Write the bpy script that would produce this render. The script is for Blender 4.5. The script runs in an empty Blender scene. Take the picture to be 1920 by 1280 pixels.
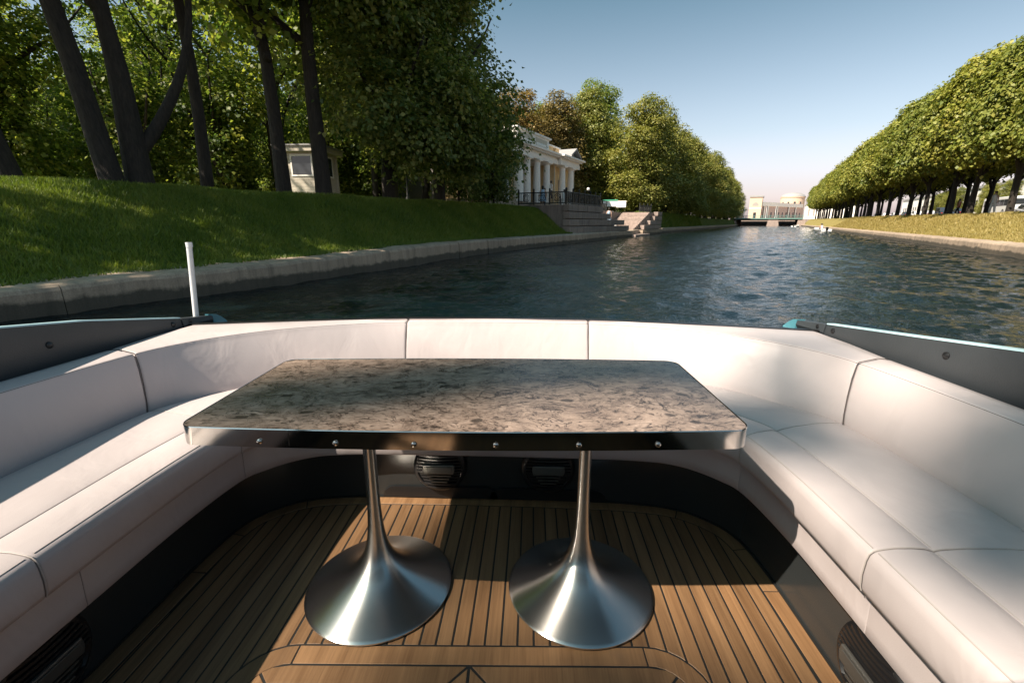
import bpy, math, random
import numpy as np
from mathutils import Vector, Matrix
R = math.radians
random.seed(7)
rng = np.random.default_rng(11)
scene = bpy.context.scene
col = scene.collection

# ------------------------------------------------------------------ camera, sky, sun, exposure
cam = bpy.data.objects.new("camera", bpy.data.cameras.new("camera"))
col.objects.link(cam)
cam.data.sensor_width = 36.0
cam.data.lens = 15.99
cam.data.clip_start = 0.05
cam.data.clip_end = 3000
cam.location = (0.17, 0.0, 1.16)
cam.rotation_euler = (R(90 - 14.65), 0, R(2.47))
scene.camera = cam

SUN_TRAVEL = Vector((0.77, 0.50, -1.0)).normalized()      # the way the light goes
SUN_EL = math.asin(-SUN_TRAVEL.z)
SUN_AZ = math.atan2(-SUN_TRAVEL.x, -SUN_TRAVEL.y)         # clockwise from +Y
world = bpy.data.worlds.new("World")
scene.world = world
world.use_nodes = True
wn, wl_ = world.node_tree.nodes, world.node_tree.links
wn.clear()
sky = wn.new("ShaderNodeTexSky")
sky.sky_type = 'NISHITA'
sky.sun_disc = False
sky.sun_elevation = SUN_EL
sky.sun_rotation = SUN_AZ
sky.air_density = 1.0
sky.dust_density = 2.5
sky.ozone_density = 1.0
hs = wn.new("ShaderNodeHueSaturation")
hs.inputs['Saturation'].default_value = 0.60
mixw = wn.new("ShaderNodeMixRGB")
mixw.blend_type = 'MULTIPLY'
mixw.inputs[0].default_value = 1.0
geo = wn.new("ShaderNodeTexCoord")
sep = wn.new("ShaderNodeSeparateXYZ")
rampw = wn.new("ShaderNodeValToRGB")
rampw.color_ramp.elements[0].position = 0.0
rampw.color_ramp.elements[0].color = (1.45, 1.16, 1.22, 1)
e_ = rampw.color_ramp.elements.new(0.06); e_.color = (0.98, 0.83, 0.85, 1)
e_ = rampw.color_ramp.elements.new(0.16); e_.color = (0.68, 0.70, 0.70, 1)
rampw.color_ramp.elements[3].position = 0.42
rampw.color_ramp.elements[3].color = (0.24, 0.40, 0.43, 1)
bg = wn.new("ShaderNodeBackground")
bg.inputs['Strength'].default_value = 0.12
wo = wn.new("ShaderNodeOutputWorld")
wl_.new(geo.outputs['Generated'], sep.inputs[0])
wl_.new(sep.outputs['Z'], rampw.inputs[0])
wl_.new(sky.outputs[0], hs.inputs['Color'])
wl_.new(hs.outputs[0], mixw.inputs[1])
wl_.new(rampw.outputs[0], mixw.inputs[2])
wl_.new(mixw.outputs[0], bg.inputs['Color'])
wl_.new(bg.outputs[0], wo.inputs['Surface'])

sun = bpy.data.objects.new("sun", bpy.data.lights.new("sun", 'SUN'))
col.objects.link(sun)
sun.data.energy = 4.8
sun.data.angle = R(0.5)
sun.data.color = (1.0, 0.87, 0.72)
sun.rotation_euler = SUN_TRAVEL.to_track_quat('-Z', 'Y').to_euler()
sun.location = (-20, -20, 40)

scene.view_settings.view_transform = 'Standard'
scene.view_settings.look = 'None'
scene.view_settings.gamma = 1.0
scene.view_settings.exposure = 1.2
scene.cycles.use_denoising = True
scene.cycles.max_bounces = 7
scene.cycles.transparent_max_bounces = 6
scene.cycles.caustics_reflective = False

# ------------------------------------------------------------------ helpers
def lin(r, g, b):
    return tuple(((c / 255) / 12.92 if c / 255 <= 0.04045 else ((c / 255 + 0.055) / 1.055) ** 2.4) for c in (r, g, b)) + (1.0,)

class Nodes:
    """A small material builder."""
    def __init__(s, name):
        s.m = bpy.data.materials.new(name)
        s.m.use_nodes = True
        s.nt = s.m.node_tree
        s.b = s.nt.nodes['Principled BSDF']
    def n(s, t, **k):
        nd = s.nt.nodes.new(t)
        for a, v in k.items():
            if a in nd.inputs: nd.inputs[a].default_value = v
            else: setattr(nd, a, v)
        return nd
    def l(s, a, b): s.nt.links.new(a, b)
    def coord(s, scale=(1, 1, 1), kind='Object'):
        tc = s.n("ShaderNodeTexCoord"); mp = s.n("ShaderNodeMapping")
        mp.inputs['Scale'].default_value = scale
        s.l(tc.outputs[kind], mp.inputs[0]); return mp.outputs[0]
    def noise(s, vec, scale=5, detail=4, rough=0.55, dist=0.0):
        nd = s.n("ShaderNodeTexNoise"); nd.inputs['Scale'].default_value = scale
        nd.inputs['Detail'].default_value = detail; nd.inputs['Roughness'].default_value = rough
        nd.inputs['Distortion'].default_value = dist
        s.l(vec, nd.inputs['Vector']); return nd.outputs['Fac']
    def ramp(s, fac, stops):
        nd = s.n("ShaderNodeValToRGB"); e = nd.color_ramp.elements
        while len(e) < len(stops): e.new(0.5)
        for i, (p, c) in enumerate(stops):
            e[i].position = p; e[i].color = c if len(c) == 4 else tuple(c) + (1,)
        s.l(fac, nd.inputs[0]); return nd.outputs[0]
    def mix(s, fac, a, b, mode='MIX'):
        nd = s.n("ShaderNodeMixRGB", blend_type=mode)
        for i, x in ((0, fac), (1, a), (2, b)):
            if hasattr(x, 'links'): s.l(x, nd.inputs[i])
            else: nd.inputs[i].default_value = x
        return nd.outputs[0]
    def bump(s, h, strength=0.3, dist=0.01, prev=None):
        nd = s.n("ShaderNodeBump"); nd.inputs['Strength'].default_value = strength
        nd.inputs['Distance'].default_value = dist
        s.l(h, nd.inputs['Height'])
        if prev is not None: s.l(prev, nd.inputs['Normal'])
        return nd.outputs[0]
    def base(s, c):
        if hasattr(c, 'links'): s.l(c, s.b.inputs['Base Color'])
        else: s.b.inputs['Base Color'].default_value = c
    def set(s, **k):
        for a, v in k.items():
            a = a.replace('_', ' ')
            if hasattr(v, 'links'): s.l(v, s.b.inputs[a])
            else: s.b.inputs[a].default_value = v
        return s

def simple(name, c, rough=0.6, metal=0.0, var=0.12, scale=6.0, bump=0.0, spec=0.5):
    k = Nodes(name); v = k.coord()
    f = k.noise(v, scale, 5)
    lo = tuple(x * (1 - var) for x in c[:3]) + (1,); hi = tuple(min(1, x * (1 + var)) for x in c[:3]) + (1,)
    k.base(k.ramp(f, [(0.3, lo), (0.7, hi)]))
    k.set(Roughness=rough, Metallic=metal)
    k.b.inputs['Specular IOR Level'].default_value = spec
    if bump: k.set(Normal=k.bump(k.noise(v, scale * 8, 4), bump, 0.01))
    return k.m

A_ = R(26.84)
DX, DY = math.sin(A_), math.cos(A_)
NX, NY = math.cos(A_), -math.sin(A_)
def canal(v, u, z=0.0):
    return Vector((u * DX + v * NX, u * DY + v * NY, z))

def tag(o, label=None, cat=None, group=None, kind=None):
    if label: o['label'] = label
    if cat: o['category'] = cat
    if group: o['group'] = group
    if kind: o['kind'] = kind
    return o

ORG = {}
def thing(name, label, cat, at=(0, 0, 0), group=None, frame='boat', rz=0.0):
    """Empty at the thing's base. frame 'canal': at = (v, u, z) and parts are written in canal coordinates."""
    o = bpy.data.objects.new(name, None)
    o.empty_display_size = 0.2
    col.objects.link(o)
    if frame == 'canal':
        o.location = canal(*at); o.rotation_euler = (0, 0, -A_ + rz)
    else:
        o.location = at; o.rotation_euler = (0, 0, rz)
    ORG[o.name] = Vector(at)
    return tag(o, label, cat, group)

def top_of(o):
    while o.parent: o = o.parent
    return o

class MB:
    def __init__(s):
        s.v = []; s.f = []; s.T = None
    def add(s, vs, fs):
        n = len(s.v)
        if s.T is not None: vs = [s.T @ Vector(p) for p in vs]
        s.v += [tuple(p) for p in vs]
        s.f += [tuple(i + n for i in q) for q in fs]
        return s
    def box(s, x0, x1, y0, y1, z0, z1):
        v = [(x, y, z) for z in (z0, z1) for x, y in ((x0, y0), (x1, y0), (x1, y1), (x0, y1))]
        return s.add(v, [(3, 2, 1, 0), (4, 5, 6, 7), (0, 1, 5, 4), (1, 2, 6, 5), (2, 3, 7, 6), (3, 0, 4, 7)])
    def prism(s, poly, z0, z1):
        n = len(poly)
        v = [(p[0], p[1], z0) for p in poly] + [(p[0], p[1], z1) for p in poly]
        f = [tuple(range(n - 1, -1, -1)), tuple(range(n, 2 * n))] + [(i, (i + 1) % n, n + (i + 1) % n, n + i) for i in range(n)]
        return s.add(v, f)
    def tube(s, pts, radii, n=8, cap=True):
        pts = [Vector(p) for p in pts]
        if not hasattr(radii, '__len__'): radii = [radii] * len(pts)
        vs = []; side = None
        for i, p in enumerate(pts):
            t = (pts[min(i + 1, len(pts) - 1)] - pts[max(i - 1, 0)]).normalized()
            if side is None: side = t.orthogonal().normalized()
            side = (side - t * side.dot(t)).normalized(); up = t.cross(side)
            for k in range(n):
                q = 2 * math.pi * k / n
                vs.append(p + (side * math.cos(q) + up * math.sin(q)) * radii[i])
        fs = [(i * n + k, i * n + (k + 1) % n, (i + 1) * n + (k + 1) % n, (i + 1) * n + k) for i in range(len(pts) - 1) for k in range(n)]
        if cap:
            fs.append(tuple(range(n - 1, -1, -1))); m = (len(pts) - 1) * n
            fs.append(tuple(range(m, m + n)))
        return s.add(vs, fs)
    def lathe(s, prof, c=(0, 0, 0), n=32, axis='Z', cap=False):
        vs = []
        for r, h in prof:
            for k in range(n):
                q = 2 * math.pi * k / n
                a, b = r * math.cos(q), r * math.sin(q)
                vs.append((c[0] + a, c[1] + b, c[2] + h) if axis == 'Z' else ((c[0] + a, c[1] + h, c[2] + b) if axis == 'Y' else (c[0] + h, c[1] + a, c[2] + b)))
        fs = [(i * n + k, i * n + (k + 1) % n, (i + 1) * n + (k + 1) % n, (i + 1) * n + k) for i in range(len(prof) - 1) for k in range(n)]
        if cap:
            fs.append(tuple(range(n - 1, -1, -1))); m = (len(prof) - 1) * n; fs.append(tuple(range(m, m + n)))
        return s.add(vs, fs)
    def loft(s, rings, caps=True, closed=True):
        n = len(rings[0]); vs = [p for r in rings for p in r]
        kk = n if closed else n - 1
        fs = [(i * n + k, i * n + (k + 1) % n, (i + 1) * n + (k + 1) % n, (i + 1) * n + k) for i in range(len(rings) - 1) for k in range(kk)]
        if caps:
            fs.append(tuple(range(n - 1, -1, -1))); m = (len(rings) - 1) * n; fs.append(tuple(range(m, m + n)))
        return s.add(vs, fs)
    def mesh(s, name, org=Vector((0, 0, 0))):
        me = bpy.data.meshes.new(name)
        me.from_pydata([(x - org[0], y - org[1], z - org[2]) for x, y, z in s.v], [], s.f)
        me.update(); return me
    def build(s, name, mat, parent=None, smooth=False, frame=None, bevel=0.0, recalc=True, kind=None, seg=2):
        org = ORG[top_of(parent).name] if parent is not None else Vector((0, 0, 0))
        me = s.mesh(name, org)
        if recalc:
            import bmesh
            bm = bmesh.new(); bm.from_mesh(me); bmesh.ops.recalc_face_normals(bm, faces=bm.faces); bm.to_mesh(me); bm.free()
        me.materials.append(mat)
        o = bpy.data.objects.new(name, me); col.objects.link(o)
        if parent is not None: o.parent = parent
        elif frame == 'canal': o.rotation_euler = (0, 0, -A_)
        if smooth: smooth_mesh(me)
        if bevel:
            b = o.modifiers.new("bevel", 'BEVEL'); b.width = bevel; b.segments = seg; b.limit_method = 'ANGLE'; b.angle_limit = R(40)
            b.harden_normals = False
        if kind: o['kind'] = kind
        return o

def smooth_mesh(me, angle=42):
    me.shade_smooth()
    try: me.set_sharp_from_angle(angle=R(angle))
    except Exception: pass

def share(name, src, parent, loc=(0, 0, 0), rot=(0, 0, 0)):
    o = bpy.data.objects.new(name, src.data); col.objects.link(o); o.parent = parent
    o.location = loc; o.rotation_euler = rot
    for m in src.modifiers:
        if m.type == 'BEVEL':
            b = o.modifiers.new("bevel", 'BEVEL'); b.width = m.width; b.segments = m.segments; b.limit_method = 'ANGLE'; b.angle_limit = m.angle_limit
    return o

KIDS = {}
def copy_tree(o, parent=None):
    c = o.copy(); col.objects.link(c); c.parent = parent
    for ch in o.children: copy_tree(ch, c)
    return c

def catmull(pts, per=6):
    pts = [np.array(p, float) for p in pts]; out = []
    for i in range(len(pts) - 1):
        p0 = pts[max(i - 1, 0)]; p1 = pts[i]; p2 = pts[i + 1]; p3 = pts[min(i + 2, len(pts) - 1)]
        for k in range(per):
            t = k / per
            out.append(0.5 * ((2 * p1) + (-p0 + p2) * t + (2 * p0 - 5 * p1 + 4 * p2 - p3) * t * t + (-p0 + 3 * p1 - 3 * p2 + p3) * t ** 3))
    out.append(pts[-1]); return out

# ------------------------------------------------------------------ materials
def mat_vinyl():
    k = Nodes("white_vinyl"); v = k.coord()
    k.base(k.ramp(k.noise(v, 2.5, 4), [(0.3, (0.43, 0.380, 0.376, 1)), (0.72, (0.48, 0.428, 0.424, 1))]))
    k.set(Roughness=k.ramp(k.noise(v, 9, 3), [(0.3, (0.36,) * 3), (0.7, (0.50,) * 3)]))
    k.b.inputs['Specular IOR Level'].default_value = 0.42
    vo = k.n("ShaderNodeTexVoronoi"); vo.inputs['Scale'].default_value = 420; k.l(v, vo.inputs['Vector'])
    b1 = k.bump(vo.outputs['Distance'], 0.10, 0.001)
    w = k.noise(k.coord((1, 1, 0.5)), 7, 3, 0.5, 0.6)
    k.set(Normal=k.bump(w, 0.28, 0.02, b1)); return k.m
def mat_teak():
    k = Nodes("teak"); oi = k.n("ShaderNodeObjectInfo")
    tc = k.n("ShaderNodeTexCoord"); ad = k.n("ShaderNodeVectorMath", operation='MULTIPLY_ADD')
    k.l(tc.outputs['Object'], ad.inputs[0]); ad.inputs[1].default_value = (1, 1, 1)
    cb = k.n("ShaderNodeCombineXYZ"); mu = k.n("ShaderNodeMath", operation='MULTIPLY'); mu.inputs[1].default_value = 37
    k.l(oi.outputs['Random'], mu.inputs[0]); k.l(mu.outputs[0], cb.inputs[1]); k.l(mu.outputs[0], cb.inputs[2]); k.l(cb.outputs[0], ad.inputs[2])
    mp = k.n("ShaderNodeMapping"); mp.inputs['Scale'].default_value = (170, 5, 40); k.l(ad.outputs[0], mp.inputs[0])
    g = k.noise(mp.outputs[0], 1.0, 6, 0.65, 0.35)
    mp2 = k.n("ShaderNodeMapping"); mp2.inputs['Scale'].default_value = (26, 1.6, 10); k.l(ad.outputs[0], mp2.inputs[0])
    g2 = k.noise(mp2.outputs[0], 1.0, 4)
    c1 = k.ramp(g, [(0.25, (0.070, 0.037, 0.017, 1)), (0.5, (0.185, 0.100, 0.046, 1)), (0.75, (0.275, 0.158, 0.075, 1))])
    c2 = k.mix(0.55, c1, k.ramp(g2, [(0.3, (0.120, 0.065, 0.031, 1)), (0.7, (0.275, 0.162, 0.079, 1))]))
    br = k.ramp(oi.outputs['Random'], [(0, (0.74, 0.72, 0.70, 1)), (0.5, (0.95, 0.95, 0.95, 1)), (1, (1.12, 1.08, 1.04, 1))])
    c3 = k.mix(1.0, c2, br, 'MULTIPLY')
    st = k.noise(k.coord(), 3.1, 5, 0.6)
    k.base(k.mix(k.ramp(st, [(0.62, (0, 0, 0, 1)), (0.75, (0.55, 0.55, 0.55, 1))]), c3, (0.13, 0.08, 0.05, 1)))
    k.set(Roughness=k.ramp(g2, [(0.2, (0.42,) * 3), (0.8, (0.62,) * 3)]))
    k.set(Normal=k.bump(g, 0.25, 0.002)); return k.m
def mat_steel(name, rough, aniso=0.0, c=(0.62, 0.60, 0.57, 1), radial=True):
    k = Nodes(name); v = k.coord()
    f = k.noise(v, 14, 6, 0.7)
    k.base(k.ramp(f, [(0.3, tuple(x * 0.95 for x in c[:3]) + (1,)), (0.75, c)]))
    k.set(Metallic=1.0)
    f2 = k.noise(k.coord((1, 1, 3)), 32, 5, 0.75)
    if aniso: k.set(Roughness=rough)
    else: k.set(Roughness=k.ramp(f2, [(0.35, (rough * 0.96,) * 3), (0.75, (rough * 1.06,) * 3)]))
    if aniso:
        k.set(Anisotropic=aniso); k.b.inputs['Anisotropic Rotation'].default_value = 0.25
        t = k.n("ShaderNodeTangent", direction_type='RADIAL', axis='Z'); k.l(t.outputs[0], k.b.inputs['Tangent'])
    return k.m
def mat_tabletop():
    k = Nodes("table_veneer")
    w2 = k.n("ShaderNodeTexNoise"); w2.inputs['Scale'].default_value = 5.0; w2.inputs['Detail'].default_value = 4; k.l(k.coord((1, 1.2, 1)), w2.inputs['Vector'])
    wv = k.mix(0.12, k.coord((1, 1.5, 1)), w2.outputs['Color'], 'ADD')
    wl = k.mix(0.20, k.coord((1, 1.9, 1)), w2.outputs['Color'], 'ADD')
    body = k.noise(wv, 7.0, 8, 0.76, 2.0)
    c = k.ramp(body, [(0.30, (0.075, 0.058, 0.050, 1)), (0.42, (0.180, 0.142, 0.120, 1)), (0.56, (0.285, 0.230, 0.195, 1)), (0.72, (0.38, 0.312, 0.268, 1))])
    sp = k.noise(wl, 15.0, 5, 0.75, 2.2)
    c = k.mix(k.ramp(sp, [(0.36, (0.95,) * 3), (0.45, (0, 0, 0, 1))]), c, (0.045, 0.036, 0.032, 1))
    c = k.mix(k.ramp(sp, [(0.58, (0, 0, 0, 1)), (0.66, (0.7,) * 3)]), c, (0.43, 0.36, 0.315, 1))
    for s_, t_, h_ in ((6.0, 0.50, .022), (9.0, 0.53, .024), (14.0, 0.47, .026)):
        vein = k.noise(wl, s_, 3, 0.55, 2.2)
        gate = k.ramp(k.noise(wv, s_ * 0.8 + 3, 2), [(0.47, (0, 0, 0, 1)), (0.53, (1, 1, 1, 1))])
        c = k.mix(k.mix(1.0, k.ramp(vein, [(t_ - h_, (0, 0, 0, 1)), (t_, (1, 1, 1, 1)), (t_ + h_, (0, 0, 0, 1))]), gate, 'MULTIPLY'), c, (0.026, 0.021, 0.019, 1))
    fl = k.n("ShaderNodeTexVoronoi"); fl.inputs['Scale'].default_value = 15; k.l(wv, fl.inputs['Vector'])   # dark lens shaped flakes
    sel = k.ramp(fl.outputs['Color'], [(0.66, (0, 0, 0, 1)), (0.69, (1, 1, 1, 1))])
    lens = k.ramp(fl.outputs['Distance'], [(0.20, (0.8,) * 3), (0.30, (0, 0, 0, 1))])
    c = k.mix(k.mix(1.0, lens, sel, 'MULTIPLY'), c, (0.036, 0.030, 0.027, 1))
    k.base(k.mix(1.0, c, (1.0, 0.92, 0.87, 1), 'MULTIPLY'))
    k.set(Roughness=k.ramp(body, [(0.3, (0.22,) * 3), (0.7, (0.36,) * 3)]))
    k.set(Normal=k.bump(body, 0.10, 0.002)); return k.m
def mat_leaf(name, dark, mid, bright, trans=0.32, glow=1.3):
    k = Nodes(name); at = k.n("ShaderNodeAttribute", attribute_name='tone')
    oi = k.n("ShaderNodeObjectInfo")
    c = k.ramp(at.outputs['Fac'], [(0.0, dark), (0.5, mid), (1.0, bright)])
    c = k.mix(1.0, c, k.ramp(oi.outputs['Random'], [(0, (0.82, 0.86, 0.85, 1)), (1, (1.15, 1.08, 1.0, 1))]), 'MULTIPLY')
    k.base(c); k.set(Roughness=0.5); k.b.inputs['Specular IOR Level'].default_value = 0.35
    tr = k.n("ShaderNodeBsdfTranslucent"); k.l(k.mix(1.0, c, (glow, glow * 1.02, glow * 0.55, 1), 'MULTIPLY'), tr.inputs[0])
    ms = k.n("ShaderNodeMixShader"); ms.inputs[0].default_value = trans
    k.l(k.b.outputs[0], ms.inputs[1]); k.l(tr.outputs[0], ms.inputs[2])
    k.l(ms.outputs[0], k.nt.nodes['Material Output'].inputs[0]); return k.m
def mat_bark():
    k = Nodes("bark"); v = k.coord((6, 6, 1.2))
    f = k.noise(v, 3, 7, 0.7, 0.5)
    k.base(k.ramp(f, [(0.3, (0.008, 0.007, 0.006, 1)), (0.7, (0.040, 0.032, 0.026, 1))])); k.set(Roughness=0.9)
    k.set(Normal=k.bump(f, 0.9, 0.05)); return k.m
def mat_granite(name, c, wet=True):
    k = Nodes(name); v = k.coord(); oi = k.n("ShaderNodeObjectInfo")
    f = k.noise(v, 1.3, 6, 0.65); sp = k.noise(v, 46, 3, 0.8)
    cc = k.ramp(f, [(0.28, tuple(x * 0.6 for x in c)), (0.72, c)])
    cc = k.mix(0.45, cc, k.ramp(sp, [(0.35, tuple(x * 0.55 for x in c)), (0.65, tuple(min(1, x * 1.3) for x in c))]))
    cc = k.mix(1.0, cc, k.ramp(oi.outputs['Random'], [(0, (0.86, 0.85, 0.84, 1)), (1, (1.12, 1.09, 1.07, 1))]), 'MULTIPLY')
    cc = k.mix(k.ramp(k.noise(k.coord((3.5, 3.5, .35)), 1.0, 6, 0.75), [(0.46, (0, 0, 0, 1)), (0.70, (0.75,) * 3)]), cc, tuple(x * 0.34 for x in c[:3]) + (1,))
    if wet:       # algae band at the water line
        tc = k.n("ShaderNodeTexCoord"); g = k.n("ShaderNodeNewGeometry"); sx = k.n("ShaderNodeSeparateXYZ"); k.l(g.outputs['Position'], sx.inputs[0])
        ad = k.n("ShaderNodeMath", operation='MULTIPLY_ADD'); ad.inputs[1].default_value = 0.34; k.l(k.noise(v, 1.6, 5, 0.7), ad.inputs[0]); k.l(sx.outputs['Z'], ad.inputs[2])
        mr = k.n("ShaderNodeMapRange"); mr.inputs['From Min'].default_value = 0.06; mr.inputs['From Max'].default_value = 0.14; mr.inputs['To Min'].default_value = 0.82; mr.inputs['To Max'].default_value = 0.0
        k.l(ad.outputs[0], mr.inputs['Value'])
        cc = k.mix(mr.outputs[0], cc, (0.022, 0.024, 0.018, 1))
    k.base(cc); k.set(Roughness=0.8); k.set(Normal=k.bump(sp, 0.5, 0.012, k.bump(f, 0.5, 0.06))); return k.m
def mat_ground(name, stops, scale=0.8):
    k = Nodes(name); v = k.coord()
    f = k.noise(v, scale, 8, 0.7); g = k.noise(k.coord((1, 1, 1)), 14, 5, 0.75)
    c = k.ramp(f, stops)
    k.base(k.mix(0.5, c, k.ramp(g, [(0.3, tuple(x * 0.5 for x in stops[0][1][:3]) + (1,)), (0.7, tuple(x * 1.2 for x in stops[-1][1][:3]) + (1,))])))
    k.set(Roughness=0.95); k.b.inputs['Specular IOR Level'].default_value = 0.1
    k.set(Normal=k.bump(g, 0.8, 0.08)); return k.m
def mat_water():
    k = Nodes("canal_water")
    f = k.noise(k.coord((1, 1, 1)), 0.25, 3)
    k.base(k.ramp(f, [(0.3, (0.002, 0.007, 0.009, 1)), (0.7, (0.004, 0.010, 0.012, 1))]))
    k.set(Roughness=0.05, IOR=1.33)
    a = k.noise(k.coord((1.0, 0.8, 1)), 2.2, 6, 0.62, 0.4)
    b = k.noise(k.coord((1.0, 0.7, 1)), 9.0, 4, 0.6, 0.3)
    n1 = k.bump(a, 0.5, 0.10); k.set(Normal=k.bump(k.noise(k.coord((1.0, 0.6, 1)), 22.0, 3, 0.6, 0.2), 0.9, 0.016, k.bump(b, 0.9, 0.045, n1))); return k.m
def mat_liner():
    k = Nodes("dark_liner_panel"); v = k.coord()
    k.base((0.026, 0.029, 0.030, 1)); k.set(Roughness=k.ramp(k.noise(v, 5, 5), [(0.3, (0.16,) * 3), (0.7, (0.27,) * 3)]))
    k.b.inputs['Specular IOR Level'].default_value = 0.6
    return k.m
def mat_coaming():
    k = Nodes("charcoal_textured_panel"); v = k.coord()
    ch = k.n("ShaderNodeTexVoronoi"); ch.inputs['Scale'].default_value = 230; k.l(v, ch.inputs['Vector'])
    k.base(k.ramp(k.noise(v, 3, 4), [(0.3, (0.030, 0.036, 0.042, 1)), (0.7, (0.042, 0.048, 0.054, 1))])); k.set(Roughness=0.48)
    k.set(Normal=k.bump(ch.outputs['Distance'], 0.35, 0.001)); return k.m

M = dict(
    vinyl=mat_vinyl(), teak=mat_teak(), veneer=mat_tabletop(), liner=mat_liner(), coaming=mat_coaming(),
    steel=mat_steel("polished_steel", 0.09, c=(0.55, 0.53, 0.50, 1)), brushed=mat_steel("brushed_steel", 0.27, 0.85, (0.66, 0.64, 0.61, 1)),
    piping=simple("grey_piping", (0.10, 0.085, 0.08, 1), 0.6), seam=simple("beige_seam", (0.40, 0.36, 0.34, 1), 0.6),
    caulk=simple("black_caulk", (0.008, 0.009, 0.009, 1), 0.6), black=simple("black_plastic", (0.010, 0.010, 0.011, 1), 0.35),
    badge=simple("grey_badge", (0.13, 0.125, 0.115, 1), 0.3, 0.6), hull=simple("white_hull_paint", (0.7, 0.71, 0.72, 1), 0.25),
    trim=simple("pale_blue_trim", (0.42, 0.62, 0.68, 1), 0.3), teal=simple("turquoise_plastic", (0.07, 0.22, 0.27, 1), 0.35),
    rod=simple("white_plastic_rod", (0.74, 0.74, 0.75, 1), 0.35), screw=mat_steel("screw_steel", 0.2),
    bark=mat_bark(), granite=mat_granite("grey_granite", (0.44, 0.345, 0.26, 1)), pink=mat_granite("pink_granite", (0.38, 0.30, 0.265, 1), False),
    darkgr=mat_granite("weathered_granite", (0.27, 0.225, 0.20, 1), False),
    water=mat_water(), iron=simple("black_iron", (0.012, 0.013, 0.013, 1), 0.5),
    white=simple("white_stucco", (0.84, 0.80, 0.75, 1), 0.7, var=0.06), ochre=simple("ochre_stucco", (0.70, 0.50, 0.27, 1), 0.8, var=0.1, scale=2),
    shade=simple("shade_grey", (0.30, 0.27, 0.25, 1), 0.8), glass=simple("window_glass", (0.03, 0.035, 0.04, 1), 0.06),  # dark grey has shade put into the colour, as on the tympanum
    siding=simple("cream_siding", (0.50, 0.45, 0.37, 1), 0.6, var=0.08), doorwood=simple("door_wood", (0.10, 0.06, 0.04, 1), 0.5),
    orange=simple("hazy_orange_stucco", (0.56, 0.41, 0.31, 1), 0.85), rose=simple("hazy_rose_stucco", (0.50, 0.37, 0.33, 1), 0.85),  # far walls paled, with distance haze put into the colour
    roofg=simple("grey_roof", (0.30, 0.29, 0.29, 1), 0.6), green=simple("green_paint", (0.12, 0.22, 0.20, 1), 0.5),
    asphalt=simple("asphalt", (0.05, 0.05, 0.052, 1), 0.9), gravel=simple("gravel_path", (0.44, 0.37, 0.30, 1), 0.95, scale=20),
    paint=simple("white_vehicle_paint", (0.75, 0.75, 0.74, 1), 0.25, var=0.03), dkpaint=simple("dark_vehicle_paint", (0.03, 0.04, 0.055, 1), 0.2),
    silver=simple("silver_vehicle_paint", (0.34, 0.35, 0.37, 1), 0.25), redpaint=simple("red_lamp", (0.4, 0.03, 0.02, 1), 0.3), tyre=simple("tyre_rubber", (0.015, 0.015, 0.016, 1), 0.85),
    skin=simple("skin", (0.50, 0.32, 0.24, 1), 0.55), hair=simple("dark_hair", (0.025, 0.018, 0.014, 1), 0.6),
    blue=simple("pale_blue_cloth", (0.33, 0.45, 0.58, 1), 0.8), wcloth=simple("white_cloth", (0.72, 0.71, 0.70, 1), 0.85), rcloth=simple("rust_cloth", (0.35, 0.10, 0.06, 1), 0.85),
    dcloth=simple("dark_cloth", (0.03, 0.035, 0.05, 1), 0.85), globe=simple("white_globe", (0.80, 0.80, 0.78, 1), 0.3), signgreen=simple("green_sign", (0.06, 0.33, 0.20, 1), 0.5),
)
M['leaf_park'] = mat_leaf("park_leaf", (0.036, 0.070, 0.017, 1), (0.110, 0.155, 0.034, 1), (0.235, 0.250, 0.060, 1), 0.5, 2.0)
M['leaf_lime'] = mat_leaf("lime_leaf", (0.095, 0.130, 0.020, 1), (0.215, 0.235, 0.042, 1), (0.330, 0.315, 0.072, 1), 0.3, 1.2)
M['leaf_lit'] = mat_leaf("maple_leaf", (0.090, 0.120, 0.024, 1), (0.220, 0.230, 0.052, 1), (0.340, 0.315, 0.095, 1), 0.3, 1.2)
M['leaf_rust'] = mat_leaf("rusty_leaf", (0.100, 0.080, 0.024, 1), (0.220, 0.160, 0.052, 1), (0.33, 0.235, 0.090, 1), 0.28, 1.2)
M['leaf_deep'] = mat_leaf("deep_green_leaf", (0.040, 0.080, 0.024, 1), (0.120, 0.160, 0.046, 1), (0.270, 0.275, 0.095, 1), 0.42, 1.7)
M['grass'] = mat_leaf("grass_blade", (0.060, 0.110, 0.014, 1), (0.130, 0.190, 0.028, 1), (0.220, 0.250, 0.055, 1), 0.35, 1.4)
M['drygrass'] = mat_leaf("dry_grass_blade", (0.17, 0.150, 0.042, 1), (0.25, 0.210, 0.068, 1), (0.34, 0.275, 0.115, 1), 0.2, 1.2)
M['soil_left'] = mat_ground("grassy_bank", [(0.3, (0.055, 0.090, 0.014, 1)), (0.5, (0.095, 0.138, 0.024, 1)), (0.72, (0.15, 0.175, 0.042, 1))])
M['soil_right'] = mat_ground("dry_grassy_bank", [(0.3, (0.19, 0.160, 0.050, 1)), (0.5, (0.25, 0.205, 0.070, 1)), (0.72, (0.30, 0.245, 0.095, 1))])

# ------------------------------------------------------------------ setting: canal, banks
WZ = -0.35
VL = [(-90, -9.9), (2, -10.0), (6, -10.0), (10, -10.5), (18, -11.9), (25, -12.4), (34, -12.5), (48, -13.5), (70, -14.2), (240, -14.2), (700, -14.2)]
def vleft(u): return float(np.interp(u, [p[0] for p in VL], [p[1] for p in VL]))
def kz(u): return float(np.interp(u, [0, 4, 14, 40], [0.11, 0.20, 0.34, 0.34]))
VR = 9.25

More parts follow.
